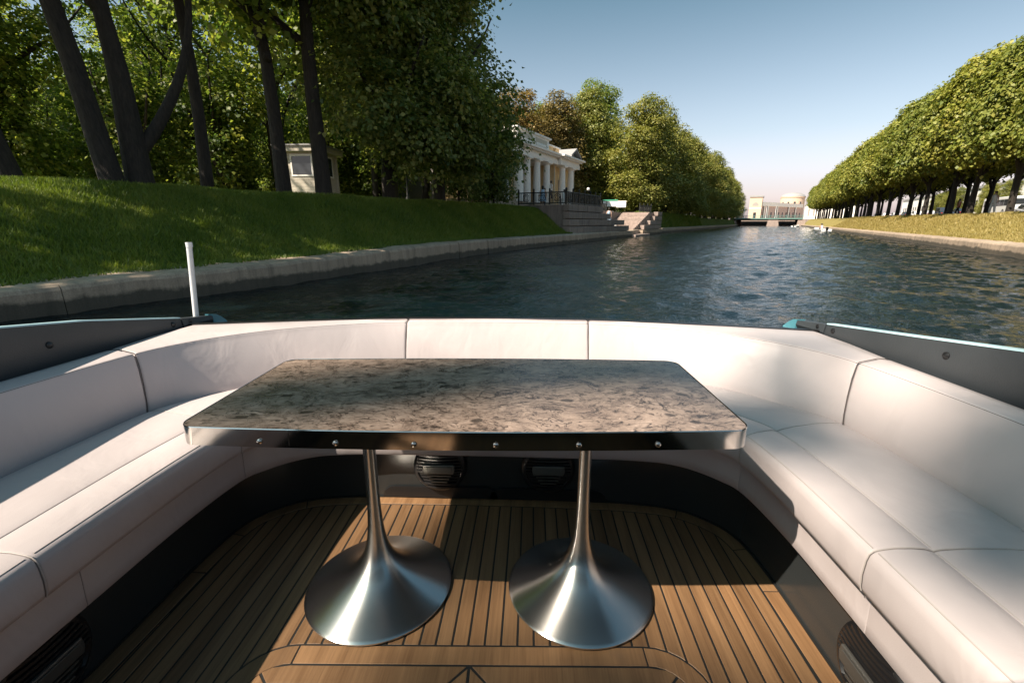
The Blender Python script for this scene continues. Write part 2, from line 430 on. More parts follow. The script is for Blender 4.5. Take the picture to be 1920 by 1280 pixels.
def grid_mesh(name, us, vs_of, zfun, mat, label=None, frame='canal', kind='structure', smooth=True):
    nv = len(vs_of(us[0])); P = []
    for u in us:
        for v in vs_of(u): P.append((v, u, zfun(u, v)))
    F = [(i * nv + j, i * nv + j + 1, (i + 1) * nv + j + 1, (i + 1) * nv + j) for i in range(len(us) - 1) for j in range(nv - 1)]
    m = MB(); m.add(P, F)
    o = m.build(name, mat, None, smooth, 'canal', recalc=False)
    o['kind'] = kind
    if label: o['label'] = label
    return o

def hnoise(u, v, s=1.0):
    return (math.sin(u * 0.9 * s + 1.3 * math.sin(v * 0.7 * s)) + math.sin(v * 1.3 * s + u * 0.33 * s + 2) + math.sin(u * 2.1 * s - v * 1.7 * s)) / 3

TERR0, TERR1 = 33.2, 66.0
def left_z(u, v):
    k = vleft(u); t = (k - 0.95 - v)          # metres behind the back of the kerb
    top = 2.2 if u < 34 else 2.3
    run = (k - 0.95) + 16.2
    s = min(max(t / run, 0), 1)
    s = s * s * (3 - 2 * s) * 0.35 + s * 0.65
    z = kz(u) - 0.04 + (top - kz(u)) * s
    if v < -16.2: z += min((-16.2 - v) * 0.03, 0.28)
    z += 0.05 * hnoise(u, v) * (0.3 + s)
    if TERR0 < u < TERR1 and v > -18.4: z = -1.0
    return z
us = list(np.arange(-70, 33, 0.7)) + [33.0, 33.19, 33.21, 34, 36, 40, 44, 48, 52, 56, 60, 64, 65.99, 66.01, 66.2] + list(np.arange(67, 120, 2)) + list(np.arange(120, 250, 6))
us = sorted(set(round(float(x), 3) for x in us))
def vs_left(u):
    k = vleft(u) - 0.9
    a = list(np.linspace(k, -16.2, 16)) + [-16.6, -17.2, -18.35, -18.45, -20, -23, -27, -34, -45, -60, -90, -140, -220]
    return a
grid_mesh("park_bank", us, vs_left, left_z, M['soil_left'])
grid_mesh("park_path", list(np.arange(-20, 33, 2.0)), lambda u: [-29.0, -27.0, -25.5], lambda u, v: left_z(u, v) + 0.03, M['gravel'])

def right_z(u, v):
    t = max(v - VR - 0.75, 0); top = 1.72 + max(0, min((u - 45) * 0.0045, 0.9))
    s = min(t / 3.2, 1); s = s * s * (3 - 2 * s) * 0.5 + s * 0.5
    z = 0.22 + (top - 0.22) * s + 0.035 * hnoise(u, v)
    if v > 13.2: z += min((v - 13.2) * 0.02, 0.15)
    return z
ur = list(np.arange(-60, 120, 1.5)) + list(np.arange(120, 241, 6))
grid_mesh("right_bank", ur, lambda u: list(np.linspace(VR + 0.7, 13.2, 12)) + [14.5, 16, 19, 22.5, 27.3, 39, 41, 45, 70, 120, 260], right_z, M['soil_right'])
grid_mesh("road", ur, lambda u: [27.5, 30, 33, 36, 38.5], lambda u, v: right_z(u, 30) + 0.05, M['asphalt'])
grid_mesh("far_bank", [262, 300, 400, 700], lambda u: [-220, -60, -14, 0, 12, 60, 260], lambda u, v: 2.7, M['gravel'])
far_q = MB().box(-60, 60, 261, 262, -1.5, 2.72).build("far_quay_wall", M['pink'], None, False, 'canal'); far_q['kind'] = 'structure'

# water: a wavy sheet, fine near the boat
def water():
    un = np.concatenate([np.arange(-30, 2, 0.5), np.arange(2, 40, 0.11), np.geomspace(40, 262, 240)])
    vn = np.linspace(-16, 10.6, 230)
    U, V = np.meshgrid(un, vn, indexing='ij'); Z = np.zeros_like(U)
    g = np.random.default_rng(3)
    for i in range(54):
        lam = 0.34 * (1.055 ** i); th = g.normal(0.75, 0.75); k = 2 * math.pi / lam
        amp = 0.0040 * lam ** 0.35 * g.uniform(0.6, 1.3)
        ph = g.uniform(0, 6.28)
        q = np.sin(k * (U * math.cos(th) + V * math.sin(th)) + ph + 0.8 * np.sin(0.35 * U + ph) * np.cos(0.3 * V + ph))
        Z += amp * (1 - 2 * np.abs(q) ** 1.3 * 0.5) if i % 2 else amp * q
    Z *= 0.75 + 0.45 * np.exp(-((V - 0.1 * U) / 4.0) ** 2)
    Z += WZ
    n0, n1 = U.shape
    me = bpy.data.meshes.new("canal_water")
    P = np.stack([V, U, Z], -1).reshape(-1, 3)
    idx = np.arange(n0 * n1).reshape(n0, n1)
    Q = np.stack([idx[:-1, :-1], idx[:-1, 1:], idx[1:, 1:], idx[1:, :-1]], -1).reshape(-1, 4)
    set_mesh(me, P, Q); me.materials.append(M['water']); me.shade_smooth()
    o = bpy.data.objects.new("canal_water", me); col.objects.link(o); o.rotation_euler = (0, 0, -A_); o['kind'] = 'structure'
def set_mesh(me, P, Q):
    me.vertices.add(len(P)); me.vertices.foreach_set("co", np.ascontiguousarray(P, np.float32).ravel())
    k = Q.shape[1]
    me.loops.add(Q.size); me.loops.foreach_set("vertex_index", np.ascontiguousarray(Q, np.int32).ravel())
    me.polygons.add(len(Q)); me.polygons.foreach_set("loop_start", np.arange(0, Q.size, k, dtype=np.int32))
    me.update(calc_edges=True); me.validate()
water()

# granite kerbs: one block after another
def kerb(name, label, side):
    root = thing(name, label, "stone kerb", (0, 0, 0), frame='canal')
    u = -24.0 if side < 0 else 6.0
    i = 0
    while u < 232:
        L = random.uniform(2.6, 4.2) if u < 90 else 12.0
        u1 = u + L
        if True:
            g = 0.005 + 0.003 * random.random()
            vr = []
            for uu in (np.linspace(u + g, u1 - g, 7) if u < 45 else (u + g, u1 - g)):
                if side < 0:
                    v0 = vleft(uu) + random.uniform(-.018, .018); z1 = kz(uu) + random.uniform(-.016, .012)
                    prof = [(v0 + .05, -1.3), (v0 + .02, -.4), (v0, z1 - .09), (v0 - .03, z1 - .03), (v0 - .09, z1), (v0 - .95, z1 + .03), (v0 - .95, -1.3)]
                else:
                    v0 = VR + random.uniform(-.012, .012); z1 = 0.24 + random.uniform(-.012, .012)
                    prof = [(v0 - .05, -1.3), (v0 - .02, -.4), (v0, z1 - .09), (v0 + .03, z1 - .03), (v0 + .09, z1), (v0 + .8, z1 + .03), (v0 + .8, -1.3)]
                vr.append([(p[0], uu, p[1]) for p in prof])
            MB().loft(vr).build("granite_block", M['granite'], root, False)
        u = u1; i += 1
kerb("embankment_kerb", "long low granite kerb of weathered blocks along the shaded park bank", -1)
kerb("embankment_kerb", "low granite kerb along the sunny bank with the clipped tree row", 1)

# grass blades (uncountable)
def blades(name, spots, hgt, mat, seed, label=None):
    g = np.random.default_rng(seed); n = len(spots)
    S = np.array(spots, np.float32)
    a = g.uniform(0, 6.283, n); h = hgt * g.uniform(0.5, 1.35, n) * S[:, 3]; w = 0.012 * S[:, 3] * g.uniform(.7, 1.4, n)
    ln = g.normal(0, 0.5, (n, 2)) * h[:, None]
    dx, dy = np.cos(a) * w, np.sin(a) * w
    P = np.stack([np.stack([S[:, 0] - dx, S[:, 1] - dy, S[:, 2] - .02], -1), np.stack([S[:, 0] + dx, S[:, 1] + dy, S[:, 2] - .02], -1),
                  np.stack([S[:, 0] + ln[:, 0], S[:, 1] + ln[:, 1], S[:, 2] + h], -1)], 1).reshape(-1, 3)
    me = bpy.data.meshes.new(name); set_mesh(me, P, np.arange(3 * n).reshape(n, 3))
    at = me.attributes.new('tone', 'FLOAT', 'POINT')
    pat = np.clip(0.5 + (0.22 if seed == 5 else 0.08) * np.sin(S[:, 0] * 1.7 + np.sin(S[:, 1] * 1.1) * 2) * np.sin(S[:, 1] * 1.3) + g.normal(0, .2, n) * 1.0, 0, 1)
    at.data.foreach_set('value', np.repeat(pat, 3).astype(np.float32))
    me.materials.append(mat)
    o = bpy.data.objects.new(name, me); col.objects.link(o); o.rotation_euler = (0, 0, -A_); o['kind'] = 'stuff'
    if label: o['label'] = label
def spots_left(n, u0, u1, s):
    out = []
    for _ in range(n):
        u = random.uniform(u0, u1); k = vleft(u) - 0.93
        v = k - random.random() ** 0.8 * (k + 17.2)
        z = left_z(u, v)
        if z < -.5: continue
        out.append((v, u, z, s))
    return out
blades("bank_grass", spots_left(105000, 0, 12, 1.0) + spots_left(75000, 12, 33, 1.6) + spots_left(12000, 66, 120, 4.0), 0.11, M['grass'], 5)
es = []
for _ in range(9000):
    u = random.uniform(0, 33); k = vleft(u) - random.uniform(.60, 1.0) - .12 * hnoise(u * 2.3, 1); es.append((k, u, kz(u) + .01, 1.1 + .02 * u))
for _ in range(230):
    u0 = random.uniform(1, 32); v0 = vleft(u0) - .9 - random.random() * 5.2; q = random.uniform(.10, .38)
    for _ in range(46):
        u = random.gauss(u0, q); v = min(random.gauss(v0, q), vleft(u) - .95); es.append((v, u, left_z(u, v), random.uniform(1.3, 2.1)))
blades("bank_weeds", es, 0.075, M['grass'], 8)
rs = []
for _ in range(60000):
    u = 24 + 90 * random.random() ** 1.5; v = random.uniform(VR + .78, 13.8)
    rs.append((v, u, right_z(u, v), 1.1 + u * 0.022))
blades("sunny_bank_grass", rs, 0.055, M['drygrass'], 6)

# ------------------------------------------------------------------ trees
def leaf_mesh(name, lobes, n, leaf, mat, seed, clump=0.55, per=26, shell=0.42, up=0.55, bend=0.9):
    g = np.random.default_rng(seed)
    L = np.array(lobes, float); area = (L[:, 3] * L[:, 4] + L[:, 4] * L[:, 5] + L[:, 3] * L[:, 5]); pr = area / area.sum()
    nc = int(n / per * 1.5); C = []; N = []
    while len(C) < nc:
        i = g.choice(len(L), p=pr); d = g.normal(size=3); d /= np.linalg.norm(d)
        r = 1 - shell * g.random() ** 1.6
        r *= 1 + 0.10 * math.sin(5 * d[0] + i) * math.sin(4 * d[2] + 2 * i) + g.normal(0, .05)
        p = L[i, :3] + d * L[i, 3:6] * r
        q = (((p - L[:, :3]) / L[:, 3:6]) ** 2).sum(1); q[i] = 9
        if q.min() < 0.42 and g.random() < 0.85: continue
        C.append(p); nn = d / L[i, 3:6]; N.append(nn / np.linalg.norm(nn))
    C = np.array(C)[:max(1, n // per)]; N = np.array(N)[:len(C)]
    m = len(C); csz = clump * g.uniform(.55, 1.35, m)
    ci = np.repeat(np.arange(m), per); k = len(ci)
    off = g.normal(size=(k, 3)) * csz[ci][:, None] * np.array([.55, .55, .34])
    P0 = C[ci] + off - np.array([0, 0, 1]) * (np.linalg.norm(off[:, :2], axis=1) ** 2)[:, None] * .35 / clump
    nr = N[ci] * (1 - up) + np.array([0, 0, up]) + g.normal(0, .34, (k, 3)); nr /= np.linalg.norm(nr, axis=1)[:, None]
    ax = g.normal(size=(k, 3)) + off * 2.0 + np.array([0, 0, -.5]); ax -= nr * (ax * nr).sum(1)[:, None]; ax /= np.linalg.norm(ax, axis=1)[:, None]
    sd = np.cross(nr, ax); s = leaf * g.uniform(.6, 1.3, k)[:, None]
    w = s * .40
    V = np.stack([P0, P0 + ax * s * .45 + sd * w + nr * s * .10, P0 + ax * s - nr * s * .15 * bend, P0 + ax * s * .45 - sd * w + nr * s * .10], 1).reshape(-1, 3)
    me = bpy.data.meshes.new(name); set_mesh(me, V, np.arange(4 * k).reshape(k, 4))
    tone = np.clip(0.5 + g.normal(0, .20, m)[ci] + g.normal(0, .17, k), 0, 1)
    at = me.attributes.new('tone', 'FLOAT', 'POINT'); at.data.foreach_set('value', np.repeat(tone, 4).astype(np.float32))
    me.materials.append(mat); return me

def tree_template(name, trunk_pts, trunk_r, limbs, lobes, n, leaf, mat, seed, **kw):
    root = bpy.data.objects.new(name, None); ORG[root.name] = Vector((0, 0, 0))
    t = MB().tube(trunk_pts, trunk_r, 10)
    me = t.mesh("trunk"); me.materials.append(M['bark']); me.shade_smooth()
    parts = [("trunk", me)]
    if limbs:
        b = MB()
        for pts, r0 in limbs: b.tube(catmull(pts, 4), list(np.linspace(r0, r0 * .25, 4 * (len(pts) - 1) + 1)), 7)
        me = b.mesh("limbs"); me.materials.append(M['bark']); me.shade_smooth(); parts.append(("limbs", me))
    parts.append(("crown", leaf_mesh("crown", lobes, n, leaf, mat, seed, **kw)))
    return dict(name=name, parts=parts)
def plant(tpl, v, u, z, label, cat="tree", group=None, rz=None, s=1.0, sz=None, lean=(0, 0), only=None, mat=None):
    root = bpy.data.objects.new(tpl['name'], None); root.empty_display_size = .5; col.objects.link(root)
    root.location = canal(v, u, z); root.rotation_euler = (lean[0], lean[1], random.uniform(0, 6.28) if rz is None else rz)
    root.scale = (s, s, sz or s)
    tag(root, label, cat, group)
    for nm, me in tpl['parts']:
        if only and nm not in only: continue
        o = bpy.data.objects.new(nm, me); col.objects.link(o); o.parent = root
        if mat and nm == 'crown':
            o.material_slots[0].link = 'OBJECT'; o.material_slots[0].material = mat
    return root

def rlobes(seed, n, rad, z0, z1, lr):
    g = random.Random(seed); out = []
    for i in range(n):
        t = (i + .5) / n; z = z0 + (z1 - z0) * t; q = i * 2.4 + g.uniform(-.5, .5)
        r = rad * math.sin(math.pi * min(max(.15 + .8 * t, 0), 1)) ** .7 * g.uniform(.45, .95)
        k = lr * g.uniform(.75, 1.25)
        out.append((r * math.cos(q), r * math.sin(q), z, k, k, k * .8))
    out.append((0, 0, (z0 + z1) / 2, rad * .55, rad * .55, (z1 - z0) * .38)); return out

def limbset(seed, n, z0, z1, rad):
    g = random.Random(seed); out = []
    for i in range(n):
        z = z0 + (z1 - z0) * i / max(1, n - 1); q = i * 2.4 + g.uniform(-.4, .4); r = rad * g.uniform(.6, 1)
        out.append(([(0, 0, z), (.35 * r * math.cos(q), .35 * r * math.sin(q), z + 1.2), (.75 * r * math.cos(q + .2), .75 * r * math.sin(q + .2), z + 3), (r * math.cos(q + .3), r * math.sin(q + .3), z + 4.6)], .16 * (1 - .5 * i / n)))
    return out

TP = []
for i in range(3):
    TP.append(tree_template("park_tree", catmull([(0, 0, -.4), (0, 0, .6), (.15 * i, .1, 5), (-.2, .2 * i, 10), (.1, 0, 17)], 3), list(np.interp(np.linspace(0, 1, 13), [0, .08, .3, 1], [.52, .34, .28, .07])),
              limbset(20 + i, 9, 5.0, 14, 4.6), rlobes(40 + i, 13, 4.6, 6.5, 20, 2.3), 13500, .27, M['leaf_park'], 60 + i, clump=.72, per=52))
TSLIM = tree_template("park_tree", catmull([(0, 0, -.4), (.1, 0, 4), (-.1, .1, 9), (.1, 0, 15)], 3), list(np.linspace(.22, .06, 10)), limbset(33, 6, 6, 12, 3), rlobes(52, 8, 2.8, 8, 16, 1.7), 5500, .26, M['leaf_park'], 71, clump=.7)
TUND = tree_template("young_tree", catmull([(0, 0, -.3), (.1, .1, 1.5), (0, .2, 4.5)], 3), list(np.linspace(.10, .03, 7)), limbset(5, 5, .8, 2.5, 1.8), rlobes(9, 9, 1.9, 1.2, 6.2, 1.25), 9000, .2, M['leaf_park'], 80, clump=.5)
TOVER = tree_template("overhanging_tree", catmull([(0, 0, -.4), (.1, 0, 4), (.2, .1, 9), (.1, 0, 14)], 3), list(np.linspace(.40, .08, 10)), limbset(14, 9, 2.5, 11, 4.0),
              rlobes(15, 16, 3.6, 3.0, 18, 2.0) + [(2.6, 0, 3.2, 2.0, 1.9, 1.9), (3.0, 1.2, 5.4, 2.1, 2.0, 1.6), (2.4, -2.2, 4.2, 2.0, 2, 1.7), (2.2, 2.6, 3.4, 1.8, 1.8, 1.5)], 46000, .23, M['leaf_deep'], 90, clump=.7)
TBIG = [tree_template("bank_tree", catmull([(0, 0, -.4), (.1, 0, 4), (-.2, .1, 9), (.1, 0, 16)], 3), list(np.linspace(.45, .08, 10)), limbset(24 + i, 6, 3, 12, 4),
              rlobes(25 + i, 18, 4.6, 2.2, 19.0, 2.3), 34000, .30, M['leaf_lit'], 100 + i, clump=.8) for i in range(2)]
def lime(seed):
    g = random.Random(seed); lobes = [(0, 0, 8.2, 3.4, 3.4, 3.9), (0, 0, 10.0, 3.0, 3.0, 2.9)]
    for i in range(16):
        q = i * 2.4; t = i / 15; z = 5.4 + 6.0 * t; r = 2.5 * math.cos(max(0, t - .25) * 1.35) * g.uniform(.85, 1.08)
        lobes.append((r * math.cos(q), r * math.sin(q), z, 1.5, 1.5, 1.4))
    return tree_template("clipped_lime_tree", catmull([(0, 0, -.3), (.05, 0, 1.5), (-.05, .05, 4), (0, 0, 8)], 3), list(np.linspace(.27, .13, 10)),
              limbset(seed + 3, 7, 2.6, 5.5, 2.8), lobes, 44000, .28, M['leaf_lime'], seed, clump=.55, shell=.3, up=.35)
TL = [lime(120), lime(121)]

ORD = ('first', 'second', 'third', 'fourth', 'fifth', 'sixth', 'seventh', 'eighth', 'ninth')
# left bank, front trees beside the water, one by one
def gz(v, u): return left_z(u, v)
TFORK = tree_template("forked_tree", catmull([(0, 0, -.4), (0, 0, .8), (-.02, 0, 3.2), (-.15, 0, 6), (-.1, .2, 16)], 3), list(np.interp(np.linspace(0, 1, 13), [0, .1, .3, 1], [.62, .38, .33, .09])),
              [([(.05, 0, .9), (.75, .1, 1.9), (1.55, .2, 3.5), (2.0, .2, 5.4), (2.1, .2, 9)], .21), ([(-.1, 0, 4.6), (-.9, 0, 6.0), (-1.3, .2, 9.5)], .22)] + limbset(71, 6, 7, 13, 4),
              rlobes(72, 13, 4.6, 8.2, 20, 2.3), 13000, .27, M['leaf_park'], 73, clump=.72, per=52)
plant(TP[0], -17.4, 4.6, gz(-17.4, 4.6), "dark leaning park tree at the far left edge of the grassy bank", rz=1.0, lean=(0.02, -.16))
plant(TP[1], -16.8, 6.6, gz(-16.8, 6.6), "stout dark tree leaning away left, just left of the forked tree", rz=.4, lean=(0, -.16))
plant(TFORK, -16.9, 7.3, gz(-16.9, 7.3), "thick forked tree with a branch rising to the right above the bank", rz=.70)
plant(TSLIM, -17.6, 9.6, gz(-17.6, 9.6), "slim straight tree between the forked tree and the kiosk", rz=.5)
plant(TP[2], -17.6, 12.6, gz(-17.6, 12.6), "dark tree standing just left of the cream kiosk", rz=2.0)
plant(TP[0], -16.8, 13.9, gz(-16.8, 13.9), "tree growing right in front of the cream kiosk", rz=2.9, s=1.12)
plant(TOVER, -17.4, 18.4, gz(-17.4, 18.4), "leafy tree with low boughs on the bank right of the kiosk", rz=-A_ - .2, s=.96)
plant(TOVER, -17.2, 22.3, gz(-17.2, 22.3), "bushy tree hanging over the bank in front of the pavilion", rz=-A_ - .5, s=.97)
plant(TP[1], -20.5, 22.0, gz(-20.5, 22.0), "tall park tree rising behind the bushy tree over the bank", rz=.7, s=1.08)
plant(TP[2], -22.5, 27.5, gz(-22.5, 27.5), "tall park tree close to the left end of the pavilion", rz=.2, s=.98)
g2 = random.Random(4)
PARKG = "park trees standing in the wood behind the bank"
for row, (v0, gap) in enumerate(((-23, 11), (-29, 11), (-37, 9), (-46, 8), (-57, 8), (-70, 8))):
    u = -20 + g2.uniform(0, 6) + row * 3
    while u < 34 + row * 9:
        v = v0 + g2.uniform(-1.6, 1.6); uu = u + g2.uniform(-2, 2)
        if uu < -v * .24 - 4 or g2.random() < .28: u += gap * .9; continue
        if not (12 < uu < 18.5 and v > -25.5) and not (uu > 30 and v > -36):
            plant(TP[g2.randrange(3)] if g2.random() < .7 else TSLIM, v, uu, gz(v, uu), "tree in the shady wood behind the park bank", group=PARKG, s=g2.uniform(.85, 1.08))
        u += gap + g2.uniform(-1.5, 1.5)
for i in range(46):
    v = g2.uniform(-60, -25); u = g2.uniform(-10, 48)
    if (u > 32 and v > -38) or (12 < u < 19 and v > -26) or u < -v * .22 - 4: continue
    plant(TUND, v, u, gz(v, u), "young leafy tree under the taller trees of the wood", group="young trees in the undergrowth of the wood", s=g2.uniform(.75, 1.35))
for i in range(22):
    u = -30 + i * 5.6
    plant(TBIG[i % 2], -84 + g2.uniform(-4, 4), u, gz(-84, u), "distant leafy tree closing the wood behind the park bank", group="distant trees at the back of the park wood", s=g2.uniform(.8, 1.0), mat=M['leaf_park'])
# trees further back along the same bank, out of the frame to the left: they shade the slope
for u, v, k in ((-8.5, -18.0, 2),):
    plant(TP[k], v, u, gz(v, u), "park tree on the bank beside the boat, past the left edge", group="trees on the bank past the left edge of the view", s=1.0)
TROOT = canal(-17.0, -18.5, 2.3)
shade_sprays = []  # leaf clusters placed up the sun line to shade seats and floor
for (px, py, pz), h, rx, ry in (((1.16, 1.80, .6), 26, .18, .16), ((1.42, 1.02, .65), 27, .24, .24),
                                ((.25, .88, 0), 27, .42, .10), ((.80, .74, 0), 26, .2, .12), ((1.22, .98, .47), 26, .18, .09), ((1.15, 1.46, .47), 25.5, .12, .08)):
    q = Vector((px, py, pz)) + Vector((-.77, -.5, 1.0)) * h - TROOT
    shade_sprays.append((q.x, q.y, q.z, rx, ry, .18))
TTALL = tree_template("shade_tree", catmull([(0, 0, -.4), (.1, 0, 7), (-.1, .1, 16), (.1, 0, 27)], 3), list(np.linspace(.6, .08, 10)), limbset(91, 9, 12, 22, 3) + [([(0, 0, 21), (s_[0] * .4, s_[1] * .4, 23.5), (s_[0] * .8, s_[1] * .8, s_[2] - .7), (s_[0], s_[1], s_[2])], .04) for s_ in shade_sprays[::3]],
              [(0, 0, 21, 2.6, 2.6, 4)], 2500, .30, M['leaf_park'], 93, clump=.8)
shade_bough = []  # leaves laid out to cast the dark band across the tabletop
for (px, py), h, rx, ry in (((-.52, 1.14), 26, .20, .13), ((-.22, 1.25), 26.3, .20, .12), ((.06, 1.35), 26.6, .20, .10), ((.32, 1.44), 27, .20, .10), ((.58, 1.47), 27.2, .18, .08)):
    q = Vector((px, py, .7)) + Vector((-.77, -.5, 1.0)) * h - TROOT
    shade_bough.append((q.x, q.y, q.z, rx, ry, .12))
TTALL['parts'].append(("shade_bough", leaf_mesh("shade_bough", shade_bough, 620, .15, M['leaf_park'], 95, clump=.10, per=6, shell=1.0)))
TTALL['parts'].append(("shade_sprays", leaf_mesh("shade_sprays", shade_sprays, 400, .17, M['leaf_park'], 94, clump=.16, per=9, shell=1.0)))
plant(TTALL, -17.0, -18.5, 2.3, "very tall tree out of view behind the boat, boughs shaped to shade table and seats", rz=0.0)
for v, u, lb in ((-19.6, 27.5, "leafy young tree on the bank left of the pavilion base"), (-18.9, 31.0, "low bushy young tree against the left wing of the pavilion"), (-20.6, 33.2, "young tree hiding the far left columns of the pavilion")):
    plant(TUND, v, u, 2.2, lb, s=.95, mat=M['leaf_deep'])
# beyond the pavilion
plant(TBIG[0], -29.5, 66, 2.4, "rusty brown leaved tree towering behind the pavilion", s=.95, sz=.82, mat=M['leaf_rust'])
plant(TBIG[1], -32, 58, 2.4, "rusty tree behind the left end of the pavilion roof", s=.92, sz=.76, mat=M['leaf_rust'])
plant(TBIG[1], -27, 74, 2.4, "fresh green tree behind the right end of the pavilion", s=1.0, sz=.90)
plant(TBIG[0], -30, 86, 2.4, "thin topped tree rising above the sunlit trees", s=1.0, sz=1.16, mat=M['leaf_park'])
plant(TBIG[1], -18.2, 71, 2.3, "big sunlit tree with foliage to the ground beside the stone stairs", s=.92, sz=.79)
BANKG = "sunlit trees along the bank between the stairs and the bridge"
for i, u in enumerate(np.arange(80, 225, 9.5)):
    plant(TBIG[i % 2], -17.6 + g2.uniform(-.8, .8) - (1.0 if i < 2 else 0), float(u), 2.3, "%s tree from the stairs in the sunlit bank line" % ORD[i + 1] if i < 7 else "leafy tree in the far half of the sunlit bank line", group=BANKG, s=.96, sz=.80 * g2.uniform(.95, 1.05))
for i, u in enumerate(np.arange(48, 220, 11)):
    plant(TBIG[(i + 1) % 2], -36 + g2.uniform(-2.5, 2.5), float(u), 2.4, "tree in the second line of the park behind the bank trees", group="second line of park trees beyond the pavilion", s=g2.uniform(.9, 1.05), sz=g2.uniform(.80, .92), mat=M['leaf_park'])
plant(TBIG[0], -15.5, 236, 2.3, "small yellowish tree beside the left end of the green bridge", s=.62, mat=M['leaf_lit'])

# right bank: two rows of clipped limes
plant(TL[0], 14.0, 45, right_z(45, 14), "nearest clipped lime of the waterside row, at the right edge of the view", s=.86)
for i in range(1, 27):
    u = 45 + 7 * i
    plant(TL[i % 2], 14 + g2.uniform(-.25, .25), u + g2.uniform(-.4, .4), right_z(u, 14),
          "%s clipped lime from the right edge in the waterside row" % ORD[i] if i < 9 else "clipped lime tree in the distant half of the waterside row", group="clipped limes in the waterside row", s=g2.uniform(.95, 1.02) * (.93 if i < 3 else 1))
plant(TL[1], 14.4, 38, right_z(38, 14), "clipped lime whose crown just enters at the right edge of the view", s=.80)
for i in range(-1, 26):
    u = 48.5 + 7 * i
    plant(TL[(i + 1) % 2], 19.6 + g2.uniform(-.3, .3), u + g2.uniform(-.5, .5), right_z(u, 19), "%s clipped lime from the right in the row beside the road" % ORD[i + 1] if i + 1 < 9 else "clipped lime tree in the distant half of the roadside row", group="clipped limes in the roadside row", s=g2.uniform(.94, 1.03))
for i in range(15):
    u = 52 + i * 11
    plant(TBIG[i % 2], 44 + g2.uniform(-1.5, 2), u, 1.9, "round leafy tree on the far side of the road", group="leafy trees across the road", s=.42, mat=M['leaf_lit'])

